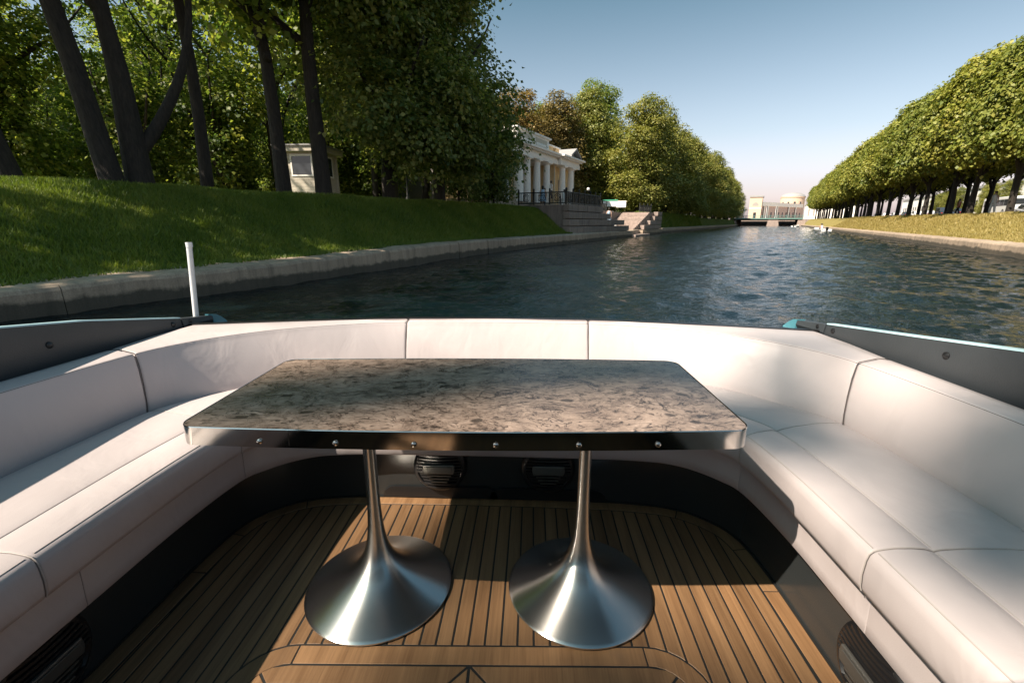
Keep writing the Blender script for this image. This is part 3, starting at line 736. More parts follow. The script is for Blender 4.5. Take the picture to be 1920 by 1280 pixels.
# ------------------------------------------------------------------ pavilion
def column(root, x, y, z0, h, r):
    m = MB(); m.lathe([(r * 1.0, 0), (r * 1.0, .02), (r * .99, h * .35), (r * .83, h - .34), (r * .86, h - .33), (r * .86, h - .28)], (x, y, z0), 20)
    c = m.build("column", M['white'], root, True)
    k = MB(); k.lathe([(r * .86, 0), (r * 1.12, .12), (r * 1.14, .15)], (x, y, z0 + h - .29), 20)
    k.box(x - r * 1.22, x + r * 1.22, y - r * 1.22, y + r * 1.22, z0 + h - .14, z0 + h)
    k.build("capital", M['white'], c, False)
def pavilion():
    # local: x towards the canal (v), y along the canal (u)
    V0, Z0, CH = -22.3, 3.15, 4.30
    root = thing("garden_pavilion", "yellow classical pavilion with white columns standing behind the stone terrace", "pavilion", (V0, 45, 2.3), frame='canal', rz=R(2.0))
    W = V0
    MB().box(W - 9, W + .9, 33, 57.2, 2.0, Z0 - .6).box(W - 9, W + .6, 33, 57.0, Z0 - .6, Z0).build("stone_base", M['granite'], root, bevel=.03)
    st = MB()
    for i in range(6): st.box(W + .9 + (5 - i) * .0, W + 1.1 + (5 - i) * .32, 42.0, 50.6, 2.0, 2.3 + (Z0 - 2.32) * (i + .9) / 6)
    st.build("front_steps", M['granite'], root)
    # walls
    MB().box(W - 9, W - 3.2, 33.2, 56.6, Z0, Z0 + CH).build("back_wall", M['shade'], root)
    MB().box(W - 3.2, W - .55, 50.3, 56.4, Z0, Z0 + CH).build("wing_wall", M['ochre'], root)
    MB().box(W - 3.2, W - .55, 33.3, 41.0, Z0, Z0 + CH).build("wing_wall", M['ochre'], root)
    MB().box(W - .55, W - .1, 50.3, 50.9, Z0, Z0 + CH).build("pilaster", M['ochre'], root)
    # loggia back: doors with arch
    for yc in (43.2, 45.9, 48.6):
        d = MB().box(W - 3.2, W - 3.1, yc - .55, yc + .55, Z0, Z0 + 2.5).build("door", M['doorwood'], root)
        MB().box(W - 3.1, W - 3.02, yc - .42, yc - .06, Z0 + .8, Z0 + 2.3).box(W - 3.1, W - 3.02, yc + .06, yc + .42, Z0 + .8, Z0 + 2.3).build("pane", M['glass'], d)
        a = MB(); pr = [(yc + math.cos(t) * .75, Z0 + 2.75 + math.sin(t) * .75) for t in np.linspace(0, math.pi, 13)]
        a.add([(W - 3.1, p, q) for p, q in pr] + [(W - 3.16, p, q) for p, q in pr], [tuple(range(13))] + [(i, i + 1, 14 + i, 13 + i) for i in range(12)])
        a.build("arched_niche", M['white'], root)
        MB().box(W - 3.2, W - 3.0, yc - .7, yc + .7, Z0 + 2.55, Z0 + 2.7).build("lintel", M['white'], root)
    for yc in (53.3, 38.5):
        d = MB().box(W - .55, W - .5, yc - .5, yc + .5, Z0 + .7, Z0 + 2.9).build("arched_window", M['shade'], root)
        MB().box(W - .5, W - .47, yc - .38, yc + .38, Z0 + .8, Z0 + 2.8).build("pane", M['glass'], d)
    for y, r in ((36.2, .42), (37.6, .42), (40.4, .50), (42.9, .40), (45.3, .40), (47.9, .40), (51.8, .40), (54.6, .40)):
        column(root, W + (.05 if y > 41 and y < 49 else .35), y, Z0, CH, r)
    # entablature in steps
    E0 = Z0 + CH
    MB().box(W - 9.1, W + .42, 33.2, 50.3, E0, E0 + .42).box(W - 9.1, W + .75, 50.3, 56.7, E0, E0 + .42).build("architrave", M['white'], root, bevel=.02)
    MB().box(W - 9.1, W + .36, 33.2, 50.3, E0 + .42, E0 + .86).box(W - 9.1, W + .70, 50.3, 56.65, E0 + .42, E0 + .86).build("frieze", M['white'], root)
    MB().box(W - 9.3, W + .95, 33.0, 50.0, E0 + .86, E0 + 1.06).box(W - 9.3, W + 1.3, 50.0, 57.2, E0 + .86, E0 + 1.06).build("cornice", M['white'], root, bevel=.03)
    for i in range(26):
        y = 41.3 + i * .36
        if y < 50.0: MB().box(W + .42, W + .80, y, y + .16, E0 + .70, E0 + .855).build("dentil", M['white'], root)
    for i in range(16):
        y = 50.4 + i * .4
        MB().box(W + .76, W + 1.12, y, y + .17, E0 + .70, E0 + .855).build("dentil", M['white'], root)
    MB().box(W - 8, W + .05, 40.5, 48.4, E0 + 1.06, E0 + 2.3).build("attic", M['white'], root)
    MB().box(W - 8.2, W + .28, 40.3, 48.6, E0 + 2.3, E0 + 2.46).build("attic_cornice", M['white'], root, bevel=.02)
    for y in (41.2, 44.9):   # relief panels
        p = MB().box(W + .05, W + .08, y, y + 2.9, E0 + 1.32, E0 + 2.1).build("relief_panel", M['siding'], root)
        b = MB()
        for k in range(9): b.lathe([(0, -.16), (.10, -.1), (.13, .02), (.07, .14), (0, .2)], (W + .10, y + .25 + k * .3, E0 + 1.5), 6)
        b.build("relief_figure", M['white'], p, True)
    for y0, y1 in ((48.4, 50.2), (50.9, 52.0)):
        MB().box(W - 7, W - .2, y0, y1, E0 + 1.06, E0 + 1.85).build("attic_block", M['ochre'], root)
    MB().box(W - 7, W - .05, 48.3, 52.1, E0 + 1.85, E0 + 2.0).build("attic_cap", M['white'], root)
    # small pediment over the right wing, gable towards the canal
    for yc in (53.9,):
        y0, y1, zt = yc - 1.7, yc + 1.7, E0 + 1.06
        MB().add([(W + .75, y0 + .3, zt), (W + .75, y1 - .3, zt), (W + .75, yc, zt + .75), (W - 1.6, y0 + .3, zt), (W - 1.6, y1 - .3, zt), (W - 1.6, yc, zt + .75)],
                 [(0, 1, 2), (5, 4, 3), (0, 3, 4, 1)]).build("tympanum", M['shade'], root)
        r = MB()
        for ya, yb in ((y0, yc), (yc, y1)):
            za, zb = (zt, zt + .85) if ya == y0 else (zt + .85, zt)
            r.add([(W + 1.3, ya, za), (W + 1.3, yb, zb), (W - 1.8, yb, zb), (W - 1.8, ya, za), (W + 1.3, ya, za + .2), (W + 1.3, yb, zb + .2), (W - 1.8, yb, zb + .2), (W - 1.8, ya, za + .2)],
                  [(0, 1, 2, 3), (4, 5, 6, 7), (0, 1, 5, 4), (1, 2, 6, 5), (2, 3, 7, 6), (3, 0, 4, 7)])
        r.build("pediment_roof", M['roofg'], root)
    MB().box(W - 9, W - 4, 33.4, 56.5, E0 + 1.06, E0 + 1.9).build("roof", M['roofg'], root)
    for y in (41.5, 50.2, 56.6):
        MB().tube([(W + .8, y, E0 + .9), (W + .15, y, E0 + .2), (W + .02, y, E0 - .2), (W + .02, y, Z0 + .1)], .055, 7).build("drainpipe", M['iron'] if y == 50.4 else M['siding'], root, True)
pavilion()

# ------------------------------------------------------------------ stone landing with stairs
def blocks(root, v0, v1, u0, u1, z0, z1, L, mat, off=0.0, face='u'):
    """One course of stones, each its own block with open joints."""
    n = max(1, round((u1 - u0) / L)); e = [u0 + (u1 - u0) * i / n for i in range(n + 1)]
    for i in range(1, n): e[i] += off * (u1 - u0) / n
    for a, b in zip(e[:-1], e[1:]):
        j = random.uniform(-.012, .012)
        MB().box(v0, v1 + j, a + .012, b - .012, z0 + .05, z1 - .008).build("stone_block", mat, root, bevel=.03)
def landing():
    root = thing("stone_landing", "stepped granite landing with two facing flights of stairs below the pavilion", "stone landing", (-14, 50, WZ), frame='canal')
    VF = -13.45
    zs = [-.7, .30, .85, 1.40, 1.95, 2.50]
    MB().box(-18.4, VF - .35, 33.3, 41.2, -1.2, 2.46).build("core", M['darkgr'], root)
    MB().box(-18.4, -17.6, 41.2, 66, -1.2, 2.40).build("core", M['darkgr'], root)
    ends = [52.0, 49.6, 48.0, 43.4, 41.3]
    for k in range(5):
        blocks(root, VF - .5 - .1, VF + (.16 if k == 0 else .10 - .05 * k), 33.2, ends[k], zs[k], zs[k + 1], 2.1, M['darkgr'] if k else M['granite'], .4 * (k % 2))
    for k in range(1, 5): blocks(root, -18.45, -17.5, 41.3, 56.5, zs[k], zs[k + 1], 1.8, M['pink'], .4 * (k % 2))
    MB().box(-17.6, VF - .1, 49.0, 54.0, -1.2, .14).build("landing_slab", M['pink'], root, bevel=.02)
    MB().box(VF - 1.2, VF + .6, 50.5, 57, -1.2, -.12).build("water_step", M['pink'], root, bevel=.02)
    for i in range(14):           # near flight goes down away from the camera, far flight comes up again
        u = 41.4 + i * .56; z = 2.42 - (i + 1) * .163
        MB().box(-17.5, VF - .62, u, u + .555, z - .6, z).build("step", M['pink'], root, bevel=.012)
        u = 53.2 + i * .60; z = .14 + (i + 1) * .163
        MB().box(-17.5, VF - .58, u, u + .595, -.9, z).build("step", M['pink'], root, bevel=.012)
    st = [(56.4, .85), (59.4, 1.40), (61.8, 1.95), (63.4, 2.50)]
    blocks(root, VF - .57, VF + .1, 55.5, 66.2, -.7, .30, 2.2, M['granite'])
    for k, (u0, z) in enumerate(st): blocks(root, VF - .57, VF, u0, 66.0, zs[k + 1], z, 1.9, M['pink'], .35 * (k % 2))
    MB().box(-17.6, VF - .58, 61.6, 66, -1, 2.42).build("core", M['pink'], root)
    MB().box(-26, -18.4, 33.3, 66, 1.6, 2.44).build("paving", M['gravel'], root)
    return root
landing()
def railing(name, label, p, q, z, h=.95, nb=60, posts=6, mat=None):
    """p, q = (v, u). Posts are parts, the thin bars are one part."""
    mat = mat or M['iron']
    root = thing(name, label, "railing", (p[0], p[1], z), frame='canal', group=None)
    P, Q = Vector((p[0], p[1], z)), Vector((q[0], q[1], z))
    b = MB()
    for t in range(nb + 1):
        c = P.lerp(Q, t / nb); b.tube([c + Vector((0, 0, .12)), c + Vector((0, 0, h - .1))], .022, 4)
    d = (Q - P).normalized(); L = (Q - P).length
    for k in range(posts - 1):
        c = P.lerp(Q, (k + .5) / (posts - 1)) + Vector((0, 0, h * .52))
        for r in (.28, .17):
            b.tube([c + d * math.cos(a) * r + Vector((0, 0, math.sin(a) * r)) for a in np.linspace(0, 6.283, 15)], .026, 4, False)
    b.build("railing_bars", mat, root, kind='stuff')
    for zz in (.10, h - .08):
        MB().tube([P + Vector((0, 0, zz)), Q + Vector((0, 0, zz))], .040, 6).build("rail", mat, root)
    src = None
    for t in range(posts):
        c = P.lerp(Q, t / (posts - 1))
        if src is None:
            m = MB(); m.box(c.x - .05, c.x + .05, c.y - .05, c.y + .05, z, z + h + .06); m.lathe([(0, 0), (.06, .02), (.075, .08), (.05, .14), (0, .2)], (c.x, c.y, z + h + .05), 8)
            src = m.build("post", mat, root)
            c0 = c
        else: share("post", src, root, c - c0)
    return root
railing("iron_railing", "ornate black iron railing along the front of the stone terrace", (-13.85, 33.4), (-13.85, 41.2), 2.5, .98, 64, 7)
railing("iron_railing", "iron railing running back behind the near flight of stairs", (-17.9, 41.6), (-17.9, 55.5), 2.48, .9, 80, 8)
railing("iron_railing", "iron railing above the sunlit far flight of stairs", (-15.6, 62.2), (-15.0, 66), 2.48, .9, 30, 4)
railing("iron_railing", "short iron railing at the left side of the stone terrace", (-18.0, 33.5), (-13.95, 33.5), 2.5, .98, 30, 4)

# kiosk
def kiosk():
    v, u, z = -19.6, 15.6, 2.28
    root = thing("park_kiosk", "small cream kiosk with clapboard walls and flat roof among the trees", "kiosk", (v, u, z), frame='canal', rz=R(24))
    w = 0.84; H = 2.0
    for i in range(13):
        z0 = z + .05 + i * .15
        for a, b in (((v - w, v + w, u - w, u - w + .03), None), ((v + w - .03, v + w, u - w, u + w), None)):
            x0, x1, y0, y1 = a
            if 6 <= i <= 11 and x0 > v: 
                MB().box(x0, x1, y0, u - .42, z0, z0 + .143).build("board", M['siding'], root); MB().box(x0, x1, u + .42, y1, z0, z0 + .143).build("board", M['siding'], root)
            elif 6 <= i <= 11:
                MB().box(x0, v - .5, y0, y1, z0, z0 + .143).build("board", M['siding'], root); MB().box(v + .5, x1, y0, y1, z0, z0 + .143).build("board", M['siding'], root)
            else: MB().box(x0, x1, y0, y1, z0, z0 + .143).build("board", M['siding'], root)
    MB().box(v - w + .03, v + w - .03, u - w + .03, u + w - .03, z - .2, z + H - .02).build("wall", M['shade'], root)
    for sx, sy in ((-1, -1), (1, -1), (1, 1)):
        MB().box(v + sx * w - .06, v + sx * w + .06, u + sy * w - .06, u + sy * w + .06, z - .2, z + H).build("corner_post", M['siding'], root)
    MB().box(v - w - .28, v + w + .28, u - w - .28, u + w + .28, z + H, z + H + .24).build("roof", M['siding'], root, bevel=.02)
    MB().box(v - w - .34, v + w + .34, u - w - .34, u + w + .34, z + H + .24, z + H + .30).build("roof_edge", M['roofg'], root)
    for k in (0, 1):
        f = MB()
        if k == 0:
            f.box(v + w, v + w + .03, u - .45, u - .38, z + .95, z + 1.9).box(v + w, v + w + .03, u + .38, u + .45, z + .95, z + 1.9).box(v + w, v + w + .03, u - .38, u + .38, z + 1.83, z + 1.9).box(v + w, v + w + .03, u - .38, u + .38, z + .95, z + 1.02)
        else:
            y = u - w
            f.box(v - .53, v - .46, y - .03, y, z + .95, z + 1.9).box(v + .46, v + .53, y - .03, y, z + .95, z + 1.9).box(v - .46, v + .46, y - .03, y, z + 1.83, z + 1.9).box(v - .46, v + .46, y - .03, y, z + .95, z + 1.02)
        fr = f.build("window", M['white'], root)
        (MB().box(v + w - .02, v + w + .01, u - .38, u + .38, z + 1.02, z + 1.83) if k == 0 else MB().box(v - .46, v + .46, u - w - .01, u - w + .02, z + 1.02, z + 1.83)).build("pane", M['glass'], fr)
    MB().tube([(v + w + .05, u - w - .1, z + H), (v + w + .05, u - w - .12, z + .1)], .035, 6).build("drainpipe", M['siding'], root, True)
kiosk()

# lamps
def lamp(v, u, z, h, label):
    root = thing("street_lamp", label, "lamp", (v, u, z), frame='canal')
    MB().lathe([(.12, 0), (.12, .25), (.06, .4), (.045, .6), (.035, h - .3), (.08, h - .25), (.09, h - .2)], (v, u, z), 10, cap=True).build("lamp_post", M['iron'], root, True)
    MB().lathe([(.08, -.2), (.19, -.1), (.21, 0), (.19, .1), (.11, .19), (0, .21)], (v, u, z + h), 14).build("globe", M['globe'], root, True)
lamp(-22.5, 61.5, 2.4, 3.1, "park lamp with white globe right of the pavilion")
lamp(-19.0, 21.6, 2.3, 3.6, "park lamp with a white globe half hidden among the boughs")

# notice boards on the terrace
def board(v, u, z, w, label, capm, facem):
    root = thing("notice_board", label, "sign", (v, u, z), frame='canal', rz=R(12))
    for s in (-1, 1): MB().tube([(v + s * w * .4, u, z), (v + s * w * .4, u, z + 1.0)], .03, 6).build("leg", M['iron'], root)
    MB().box(v - w / 2, v + w / 2, u - .03, u + .03, z + .75, z + 1.45).build("panel", facem, root)
    MB().box(v - w / 2 - .03, v + w / 2 + .03, u - .06, u + .05, z + 1.45, z + 1.62).build("header", capm, root)
board(-19.2, 61.0, 2.44, 1.9, "notice board with a green header behind the landing railing", M['signgreen'], M['wcloth'])
board(-18.9, 65.0, 2.44, 1.3, "plain white notice board right of the green one", M['white'], M['wcloth'])

# ------------------------------------------------------------------ people
def limb_skin(name, verts, edges, radii, mat, parent):
    me = bpy.data.meshes.new(name); me.from_pydata(verts, edges, []); o = bpy.data.objects.new(name, me); col.objects.link(o)
    sk = o.modifiers.new("skin", 'SKIN'); sk.use_smooth_shade = True
    for i, r in enumerate(radii): me.skin_vertices[0].data[i].radius = (r[0], r[1]) if hasattr(r, '__len__') else (r, r)
    me.skin_vertices[0].data[0].use_root = True
    sd = o.modifiers.new("sub", 'SUBSURF'); sd.levels = sd.render_levels = 1
    dg = bpy.context.evaluated_depsgraph_get(); new = bpy.data.meshes.new_from_object(o.evaluated_get(dg))
    bpy.data.objects.remove(o); new.name = name; new.materials.clear(); new.materials.append(mat)
    for p in new.polygons: p.material_index = 0; p.use_smooth = True
    r = bpy.data.objects.new(name, new); col.objects.link(r); r.parent = parent; return r
def person(v, u, z, label, top, bottom, dress=False, sit=False, heading=0.0, h=1.68, walk=.1, raise_arm=False, world_at=None, hairlong=False):
    root = thing("person", label, "person", (0, 0, 0))
    root.location = canal(v, u, z) if world_at is None else world_at
    root.rotation_euler = (0, 0, -A_ + heading); root.scale = (h / 1.7,) * 3
    zp = .93 if not sit else .48
    V = [(0, 0, zp), (0, .0, zp + .17), (0, -.01, zp + .36), (0, 0, zp + .52), (0, .015, zp + .58), (0, .03, zp + .66), (0, .02, zp + .76)]
    Rr = [(.15, .11), (.125, .09), (.155, .10), (.085, .07), (.052, .052), (.078, .09), (.06, .07)]
    E_ = [(i, i + 1) for i in range(6)]
    for s in (-1, 1):
        n = len(V)
        if sit: L = [(s * .10, .03, zp), (s * .12, .40, zp + .02), (s * .12, .45, .08), (s * .12, .58, .03)]
        else: L = [(s * .09, 0, zp - .08), (s * .10, .02 + s * walk * .5, .50), (s * .10, s * walk - .02, .09), (s * .10, s * walk + .14, .03)]
        V += L; Rr += [(.085, .09), .058, .04, (.042, .03)]; E_ += [(0, n), (n, n + 1), (n + 1, n + 2), (n + 2, n + 3)]
        n = len(V)
        if raise_arm and s > 0: Ar = [(.17, 0, zp + .49), (.24, .16, zp + .36), (.14, .30, zp + .52), (.10, .33, zp + .58)]
        elif sit: Ar = [(s * .18, 0, zp + .49), (s * .23, .05, zp + .24), (s * .15, .26, zp + .16), (s * .12, .34, zp + .15)]
        else: Ar = [(s * .18, 0, zp + .49), (s * .235, -.03, zp + .24), (s * .25, .04, zp - .0), (s * .25, .07, zp - .1)]
        V += Ar; Rr += [.055, .042, .032, (.035, .022)]; E_ += [(3, n), (n, n + 1), (n + 1, n + 2), (n + 2, n + 3)]
    limb_skin("body", V, E_, Rr, M['skin'], root)
    hr = MB(); hr.lathe([(0, .145), (.06, .13), (.095, .08), (.10, .02), (.09, -.05 if not hairlong else -.16), (.07, -.10 if not hairlong else -.24)], (0, -.008, zp + .70), 12); hr.build("hair", M['hair'], root, True)
    if dress:
        MB().lathe([(.27, -.42), (.24, -.30), (.19, -.05), (.165, .05), (.14, .18), (.165, .34), (.13, .50), (.08, .54)], (0, 0, zp), 16).build("dress", top, root, True)
    else:
        sh = [(x * 1.0, y, zz) for x, y, zz in V[:4]]
        MB().lathe([(.165, -.08), (.155, .05), (.145, .18), (.175, .36), (.15, .49), (.075, .55)], (0, -.005, zp), 16).build("shirt", top, root, True)
        n = 7; tr = MB()
        for k in (7, 15):
            tr.tube([V[k], V[k + 1], V[k + 2]], [.105, .075, .065], 10)
        tr.build("trousers", bottom, root, True)
    return root
person(-16.6, 35.0, gz(-19, 35) - .02, "person in a pale blue dress standing beside the pavilion steps", M['blue'], None, True, heading=.6, h=1.66, hairlong=True)
person(-20.2, 44.4, 3.42, "person in white leaning by the pavilion columns", M['wcloth'], M['dcloth'], heading=2.2, h=1.75)
person(-18.9, 40.2, 2.47, "person in dark blue clothes behind the terrace railing", M['dcloth'], M['dcloth'], heading=1.2, h=1.72)
person(-17.3, 41.05, 2.46, "person in white at the right end of the terrace railing", M['wcloth'], M['wcloth'], heading=2.6, h=1.6)
person(-14.7, 46.6, .80, "person in a pale blue dress walking down the landing stairs", M['blue'], None, True, heading=.3, h=1.72, raise_arm=False)
person(-14.6, 48.9, .14, "person in white sitting low on the landing stairs near the water", M['wcloth'], M['wcloth'], sit=True, heading=-.4, h=1.65)
person(-20.4, 58.0, 2.42, "person in a rust coloured top beyond the railing", M['rcloth'], M['dcloth'], heading=-1.0, h=1.7)
person(15.6, 53.6, right_z(53.6, 15.6), "person in a white shirt standing under the clipped trees", M['wcloth'], M['wcloth'], heading=2.2, h=1.78)
person(17.8, 71.0, right_z(71, 17.8), "person in a rust shirt walking between the clipped trees", M['rcloth'], M['dcloth'], heading=1.2, h=1.75, walk=.2)

# ------------------------------------------------------------------ vehicles on the right road
def wheel_set(root, xs, ys, r, z):
    for x in xs:
        for y in ys:
            t = MB().lathe([(r * .6, -.1), (r * .95, -.1), (r, -.06), (r, .06), (r * .95, .1), (r * .6, .1)], (x, y, z + r), 16, axis='X', cap=True).build("wheel", M['tyre'], root, True)
            MB().lathe([(r * .55, -.105), (r * .5, -.12), (.01, -.12)], (x, y, z + r), 12, axis='X').lathe([(r * .55, .105), (r * .5, .12), (.01, .12)], (x, y, z + r), 12, axis='X').build("rim", M['silver'], t, True)
def car(v, u, mat, label, van=False, group=None):
    z = right_z(u, 30) + .055
    root = thing("parked_car", label, "car", (v, u, z), frame='canal', group=group)
    L, W = 2.15, .86
    hgt = 1.45 if not van else 1.9
    prof = [(-L, .35), (-L, .75), (-L + .15, .88), (-1.15, .95), (-.55, hgt - .03), (.9, hgt), (1.7, .98), (L, .85), (L, .35)] if not van else [(-L, .35), (-L, .9), (-1.6, 1.05), (-1.1, hgt - .05), (1.9, hgt), (L, 1.2), (L, .35)]
    rings = [[(v + s * W * (1 if zz < .97 else .84), u + y, z + zz) for y, zz in prof] for s in (-1, 1)]
    MB().loft(rings).build("body", mat, root, bevel=.05)
    for s in (-1, 1):
        y = MB(); q = [(-.95, 1.0), (-.5, hgt - .1), (.8, hgt - .07), (1.4, 1.0)] if not van else [(-1.3, 1.1), (-.95, hgt - .15), (1.6, hgt - .15), (1.7, 1.1)]
        x0 = v + s * (W * .925)
        y.add([(v + s * W * (.99 if zz < 1.2 else .87), u + a, z + zz) for a, zz in q] + [(v + s * W * .8, u + a, z + zz) for a, zz in q], [(0, 1, 2, 3), (4, 5, 6, 7), (0, 1, 5, 4), (1, 2, 6, 5), (2, 3, 7, 6), (3, 0, 4, 7)])
        y.build("side_window", M['glass'], root)
        MB().box(v + s * .62 - .12, v + s * .62 + .12, u - L - .02, u - L + .05, z + .68, z + .82).build("tail_light", M['redpaint'], root)
    wheel_set(root, (v - W + .05, v + W - .05), (u - 1.3, u + 1.3), .32, z)
def bus(v, u, label):
    z = right_z(u, 30) + .055
    root = thing("tour_bus", label, "bus", (v, u, z), frame='canal')
    L, W, H = 5.2, 1.2, 2.75
    MB().box(v - W, v + W, u - L, u + L, z + .35, z + H).build("body", M['paint'], root, bevel=.12, seg=3)
    for s in (-1, 1):
        for k in range(6): MB().box(v + s * (W + .002) - .02, v + s * (W + .002) + .02, u - L + .7 + k * 1.55, u - L + 2.15 + k * 1.55, z + 1.45, z + 2.35).build("side_window", M['glass'], root, bevel=.01)
        MB().box(v + s * .9 - .1, v + s * .9 + .1, u - L - .03, u - L + .02, z + 1.0, z + 1.5).build("tail_light", M['redpaint'], root)
    MB().box(v - .9, v + .9, u - L - .03, u - L + .02, z + 1.6, z + 2.4).build("rear_window", M['glass'], root, bevel=.01)
    wheel_set(root, (v - W + .08, v + W - .08), (u - 3.2, u + 3.2), .48, z)
bus(31.0, 102, "white tour bus parked beyond the clipped trees")
bus(31.0, 80, "second white bus cut by the right edge of the view")
car(30.0, 90.5, M['silver'], "silver car parked behind the white tour bus")
car(30.2, 119, M['dkpaint'], "dark car parked ahead of the white tour bus")
car(30.2, 130, M['dkpaint'], "dark tall van parked ahead of the tour bus", van=True)
for i, u in enumerate((140, 150, 161, 174, 188, 203)):
    car(30.2, u, (M['silver'], M['paint'], M['dkpaint'])[i % 3], "%s car parked far along the road behind the tree row" % ("silver", "white", "dark")[i % 3], group="far cars parked along the road")

# ------------------------------------------------------------------ far end: bridge, buildings, boats
def bridge():
    U0, U1 = 226.0, 260.0  # deck depth stretched so that it shades the far quay wall
    root = thing("green_bridge", "low green bridge on stone piers crossing the far end of the canal", "bridge", (-4, 226, WZ), frame='canal')
    MB().box(-17.5, 9.5, U0, U1, 2.45, 2.95).build("deck", M['green'], root)
    for i in range(8): MB().box(-17.5, 9.5, U0 + .4 + i * 4.6, U0 + .6 + i * 4.6, 2.1, 2.449).build("girder", M['iron'], root)
    for vc, w in ((-16.2, 1.4), (-1.0, 2.2), (9.2, 1.5)):
        m = MB(); m.add([(vc - w * 1.1, U0 - .3, -1.2), (vc + w * 1.1, U0 - .3, -1.2), (vc + w * 1.1, U1 + .3, -1.2), (vc - w * 1.1, U1 + .3, -1.2), (vc - w * .85, U0 + .1, 2.098), (vc + w * .85, U0 + .1, 2.098), (vc + w * .85, U1 - .1, 2.098), (vc - w * .85, U1 - .1, 2.098)],
                        [(3, 2, 1, 0), (4, 5, 6, 7), (0, 1, 5, 4), (1, 2, 6, 5), (2, 3, 7, 6), (3, 0, 4, 7)]); m.build("pier", M['pink'], root)
    b = MB()
    for i in range(90): b.box(-17.4 + i * .3, -17.36 + i * .3, U0 + .1, U0 + .14, 2.95, 3.9)
    b.build("railing_bars", M['green'], root, kind='stuff')
    MB().box(-17.5, 9.5, U0 + .07, U0 + .17, 3.9, 4.0).build("rail", M['green'], root)
    for i in range(10): MB().box(-17.5 + i * 3, -17.3 + i * 3, U0 + .05, U0 + .25, 2.951, 4.15).build("railing_post", M['green'], root)
    for v in (-16.5, -12.5, -4.0, -.5):
        MB().lathe([(.15, 2.95), (.1, 3.5), (.07, 7.6), (.0, 7.7)], (v, U0 + 5, 0), 8).build("mast", M['rod'], root, True)
bridge()
def stables():
    root = thing("colonnaded_building", "long pinkish colonnaded building with a white roof band behind the bridge", "building", (0, 290, 2.7), frame='canal')
    ua, ub, va, vb = 283., 330., -7.2, 13.0
    def P(t, z, o=0.0):
        return (va + (vb - va) * t, ua + (ub - ua) * t + o, z)
    def slab(t0, t1, z0, z1, o0, o1):
        m = MB(); A = [P(t0, z0, o0), P(t1, z0, o0), P(t1, z0, o1), P(t0, z0, o1)]; B = [(x, y, z1) for x, y, z in A]
        return m.add(A + B, [(3, 2, 1, 0), (4, 5, 6, 7), (0, 1, 5, 4), (1, 2, 6, 5), (2, 3, 7, 6), (3, 0, 4, 7)])
    slab(0, 1, 2.7, 9.6, 1.2, 12).build("wall", M['rose'], root)
    slab(0, 1, 9.61, 11.6, -.4, 12).build("cornice_band", M['white'], root)
    for t in (.06, .14, .36, .64, .82): slab(t - .012, t + .012, 2.7, 9.6, 0, .9).build("column", M['white'], root)
    for i in range(11):
        t = .04 + i * .09
        w = slab(t - .014, t + .014, 4.0, 6.6, 1.12, 1.3).build("window", M['glass'], root)
    m = MB(); m.box(-13.2, -7.4, 280, 292, 2.7, 14.0); m.build("end_pavilion", M['orange'], root)
    MB().box(-13.5, -7.0, 279.6, 292.4, 14.0, 14.7).build("end_cornice", M['roofg'], root)
    a = MB(); pr = [(-10.3 + 1.5 * math.cos(t), 9.6 + 1.7 * math.sin(t)) for t in np.linspace(0, math.pi, 11)]
    a.add([(x, 279.96, z) for x, z in pr] + [(-11.8, 279.96, 9.0), (-8.8, 279.96, 9.0)][::-1] * 0, [tuple(range(11))]); a.build("arched_window", M['shade'], root)
    MB().box(-13.25, -7.35, 279.9, 280, 8.2, 8.5).build("string_course", M['white'], root)
    MB().box(-10.9, -9.6, 279.93, 280, 2.7, 6.2).build("doorway", M['glass'], root)
    t = thing("domed_rotunda", "squat round tower with a low grey dome above the colonnaded building", "building", (8, 345, 2.7), frame='canal')
    MB().lathe([(6.6, 0), (6.6, 13.2), (6.9, 13.3), (6.9, 13.8), (6.4, 13.9)], (7.5, 345, 2.7), 28).build("drum", M['orange'], t, True)
    MB().lathe([(6.9, 13.9), (6.1, 14.9), (4.4, 15.8), (2.3, 16.3), (0, 16.5)], (7.5, 345, 2.7), 28).build("dome", M['roofg'], t, True)
    for q in (-2.4, -1.9, -1.4, -.9): 
        MB().box(7.5 + 6.62 * math.cos(q) - .5, 7.5 + 6.62 * math.cos(q) + .5, 345 + 6.62 * math.sin(q) - .12, 345 + 6.62 * math.sin(q) + .12, 12.0, 13.4).build("window", M['glass'], t)
    w = thing("white_building", "low white building at the far right of the bridge", "building", (18, 282, 2.7), frame='canal')
    MB().box(12.5, 34, 282, 294, 2.7, 9.4).build("wall", M['white'], w)
    MB().box(12.3, 34.2, 281.8, 294.2, 9.4, 9.9).build("cornice", M['roofg'], w)
    for i in range(9): MB().box(13.5 + i * 2.2, 14.4 + i * 2.2, 281.95, 282, 4.2, 7.6).build("window", M['shade'], w)
    w = thing("white_building", "long pale building glimpsed between the trunks of the clipped trees", "building", (48, 200, 2.0), frame='canal')
    MB().box(47, 60, 130, 262, 2.0, 10).build("wall", M['white'], w)
    MB().box(46.7, 60.3, 129.6, 262.4, 10, 10.6).build("cornice", M['roofg'], w)
    for i in range(40): MB().box(46.95, 47, 132 + i * 3.2, 133.4 + i * 3.2, 4, 7).build("window", M['glass'], w)
stables()
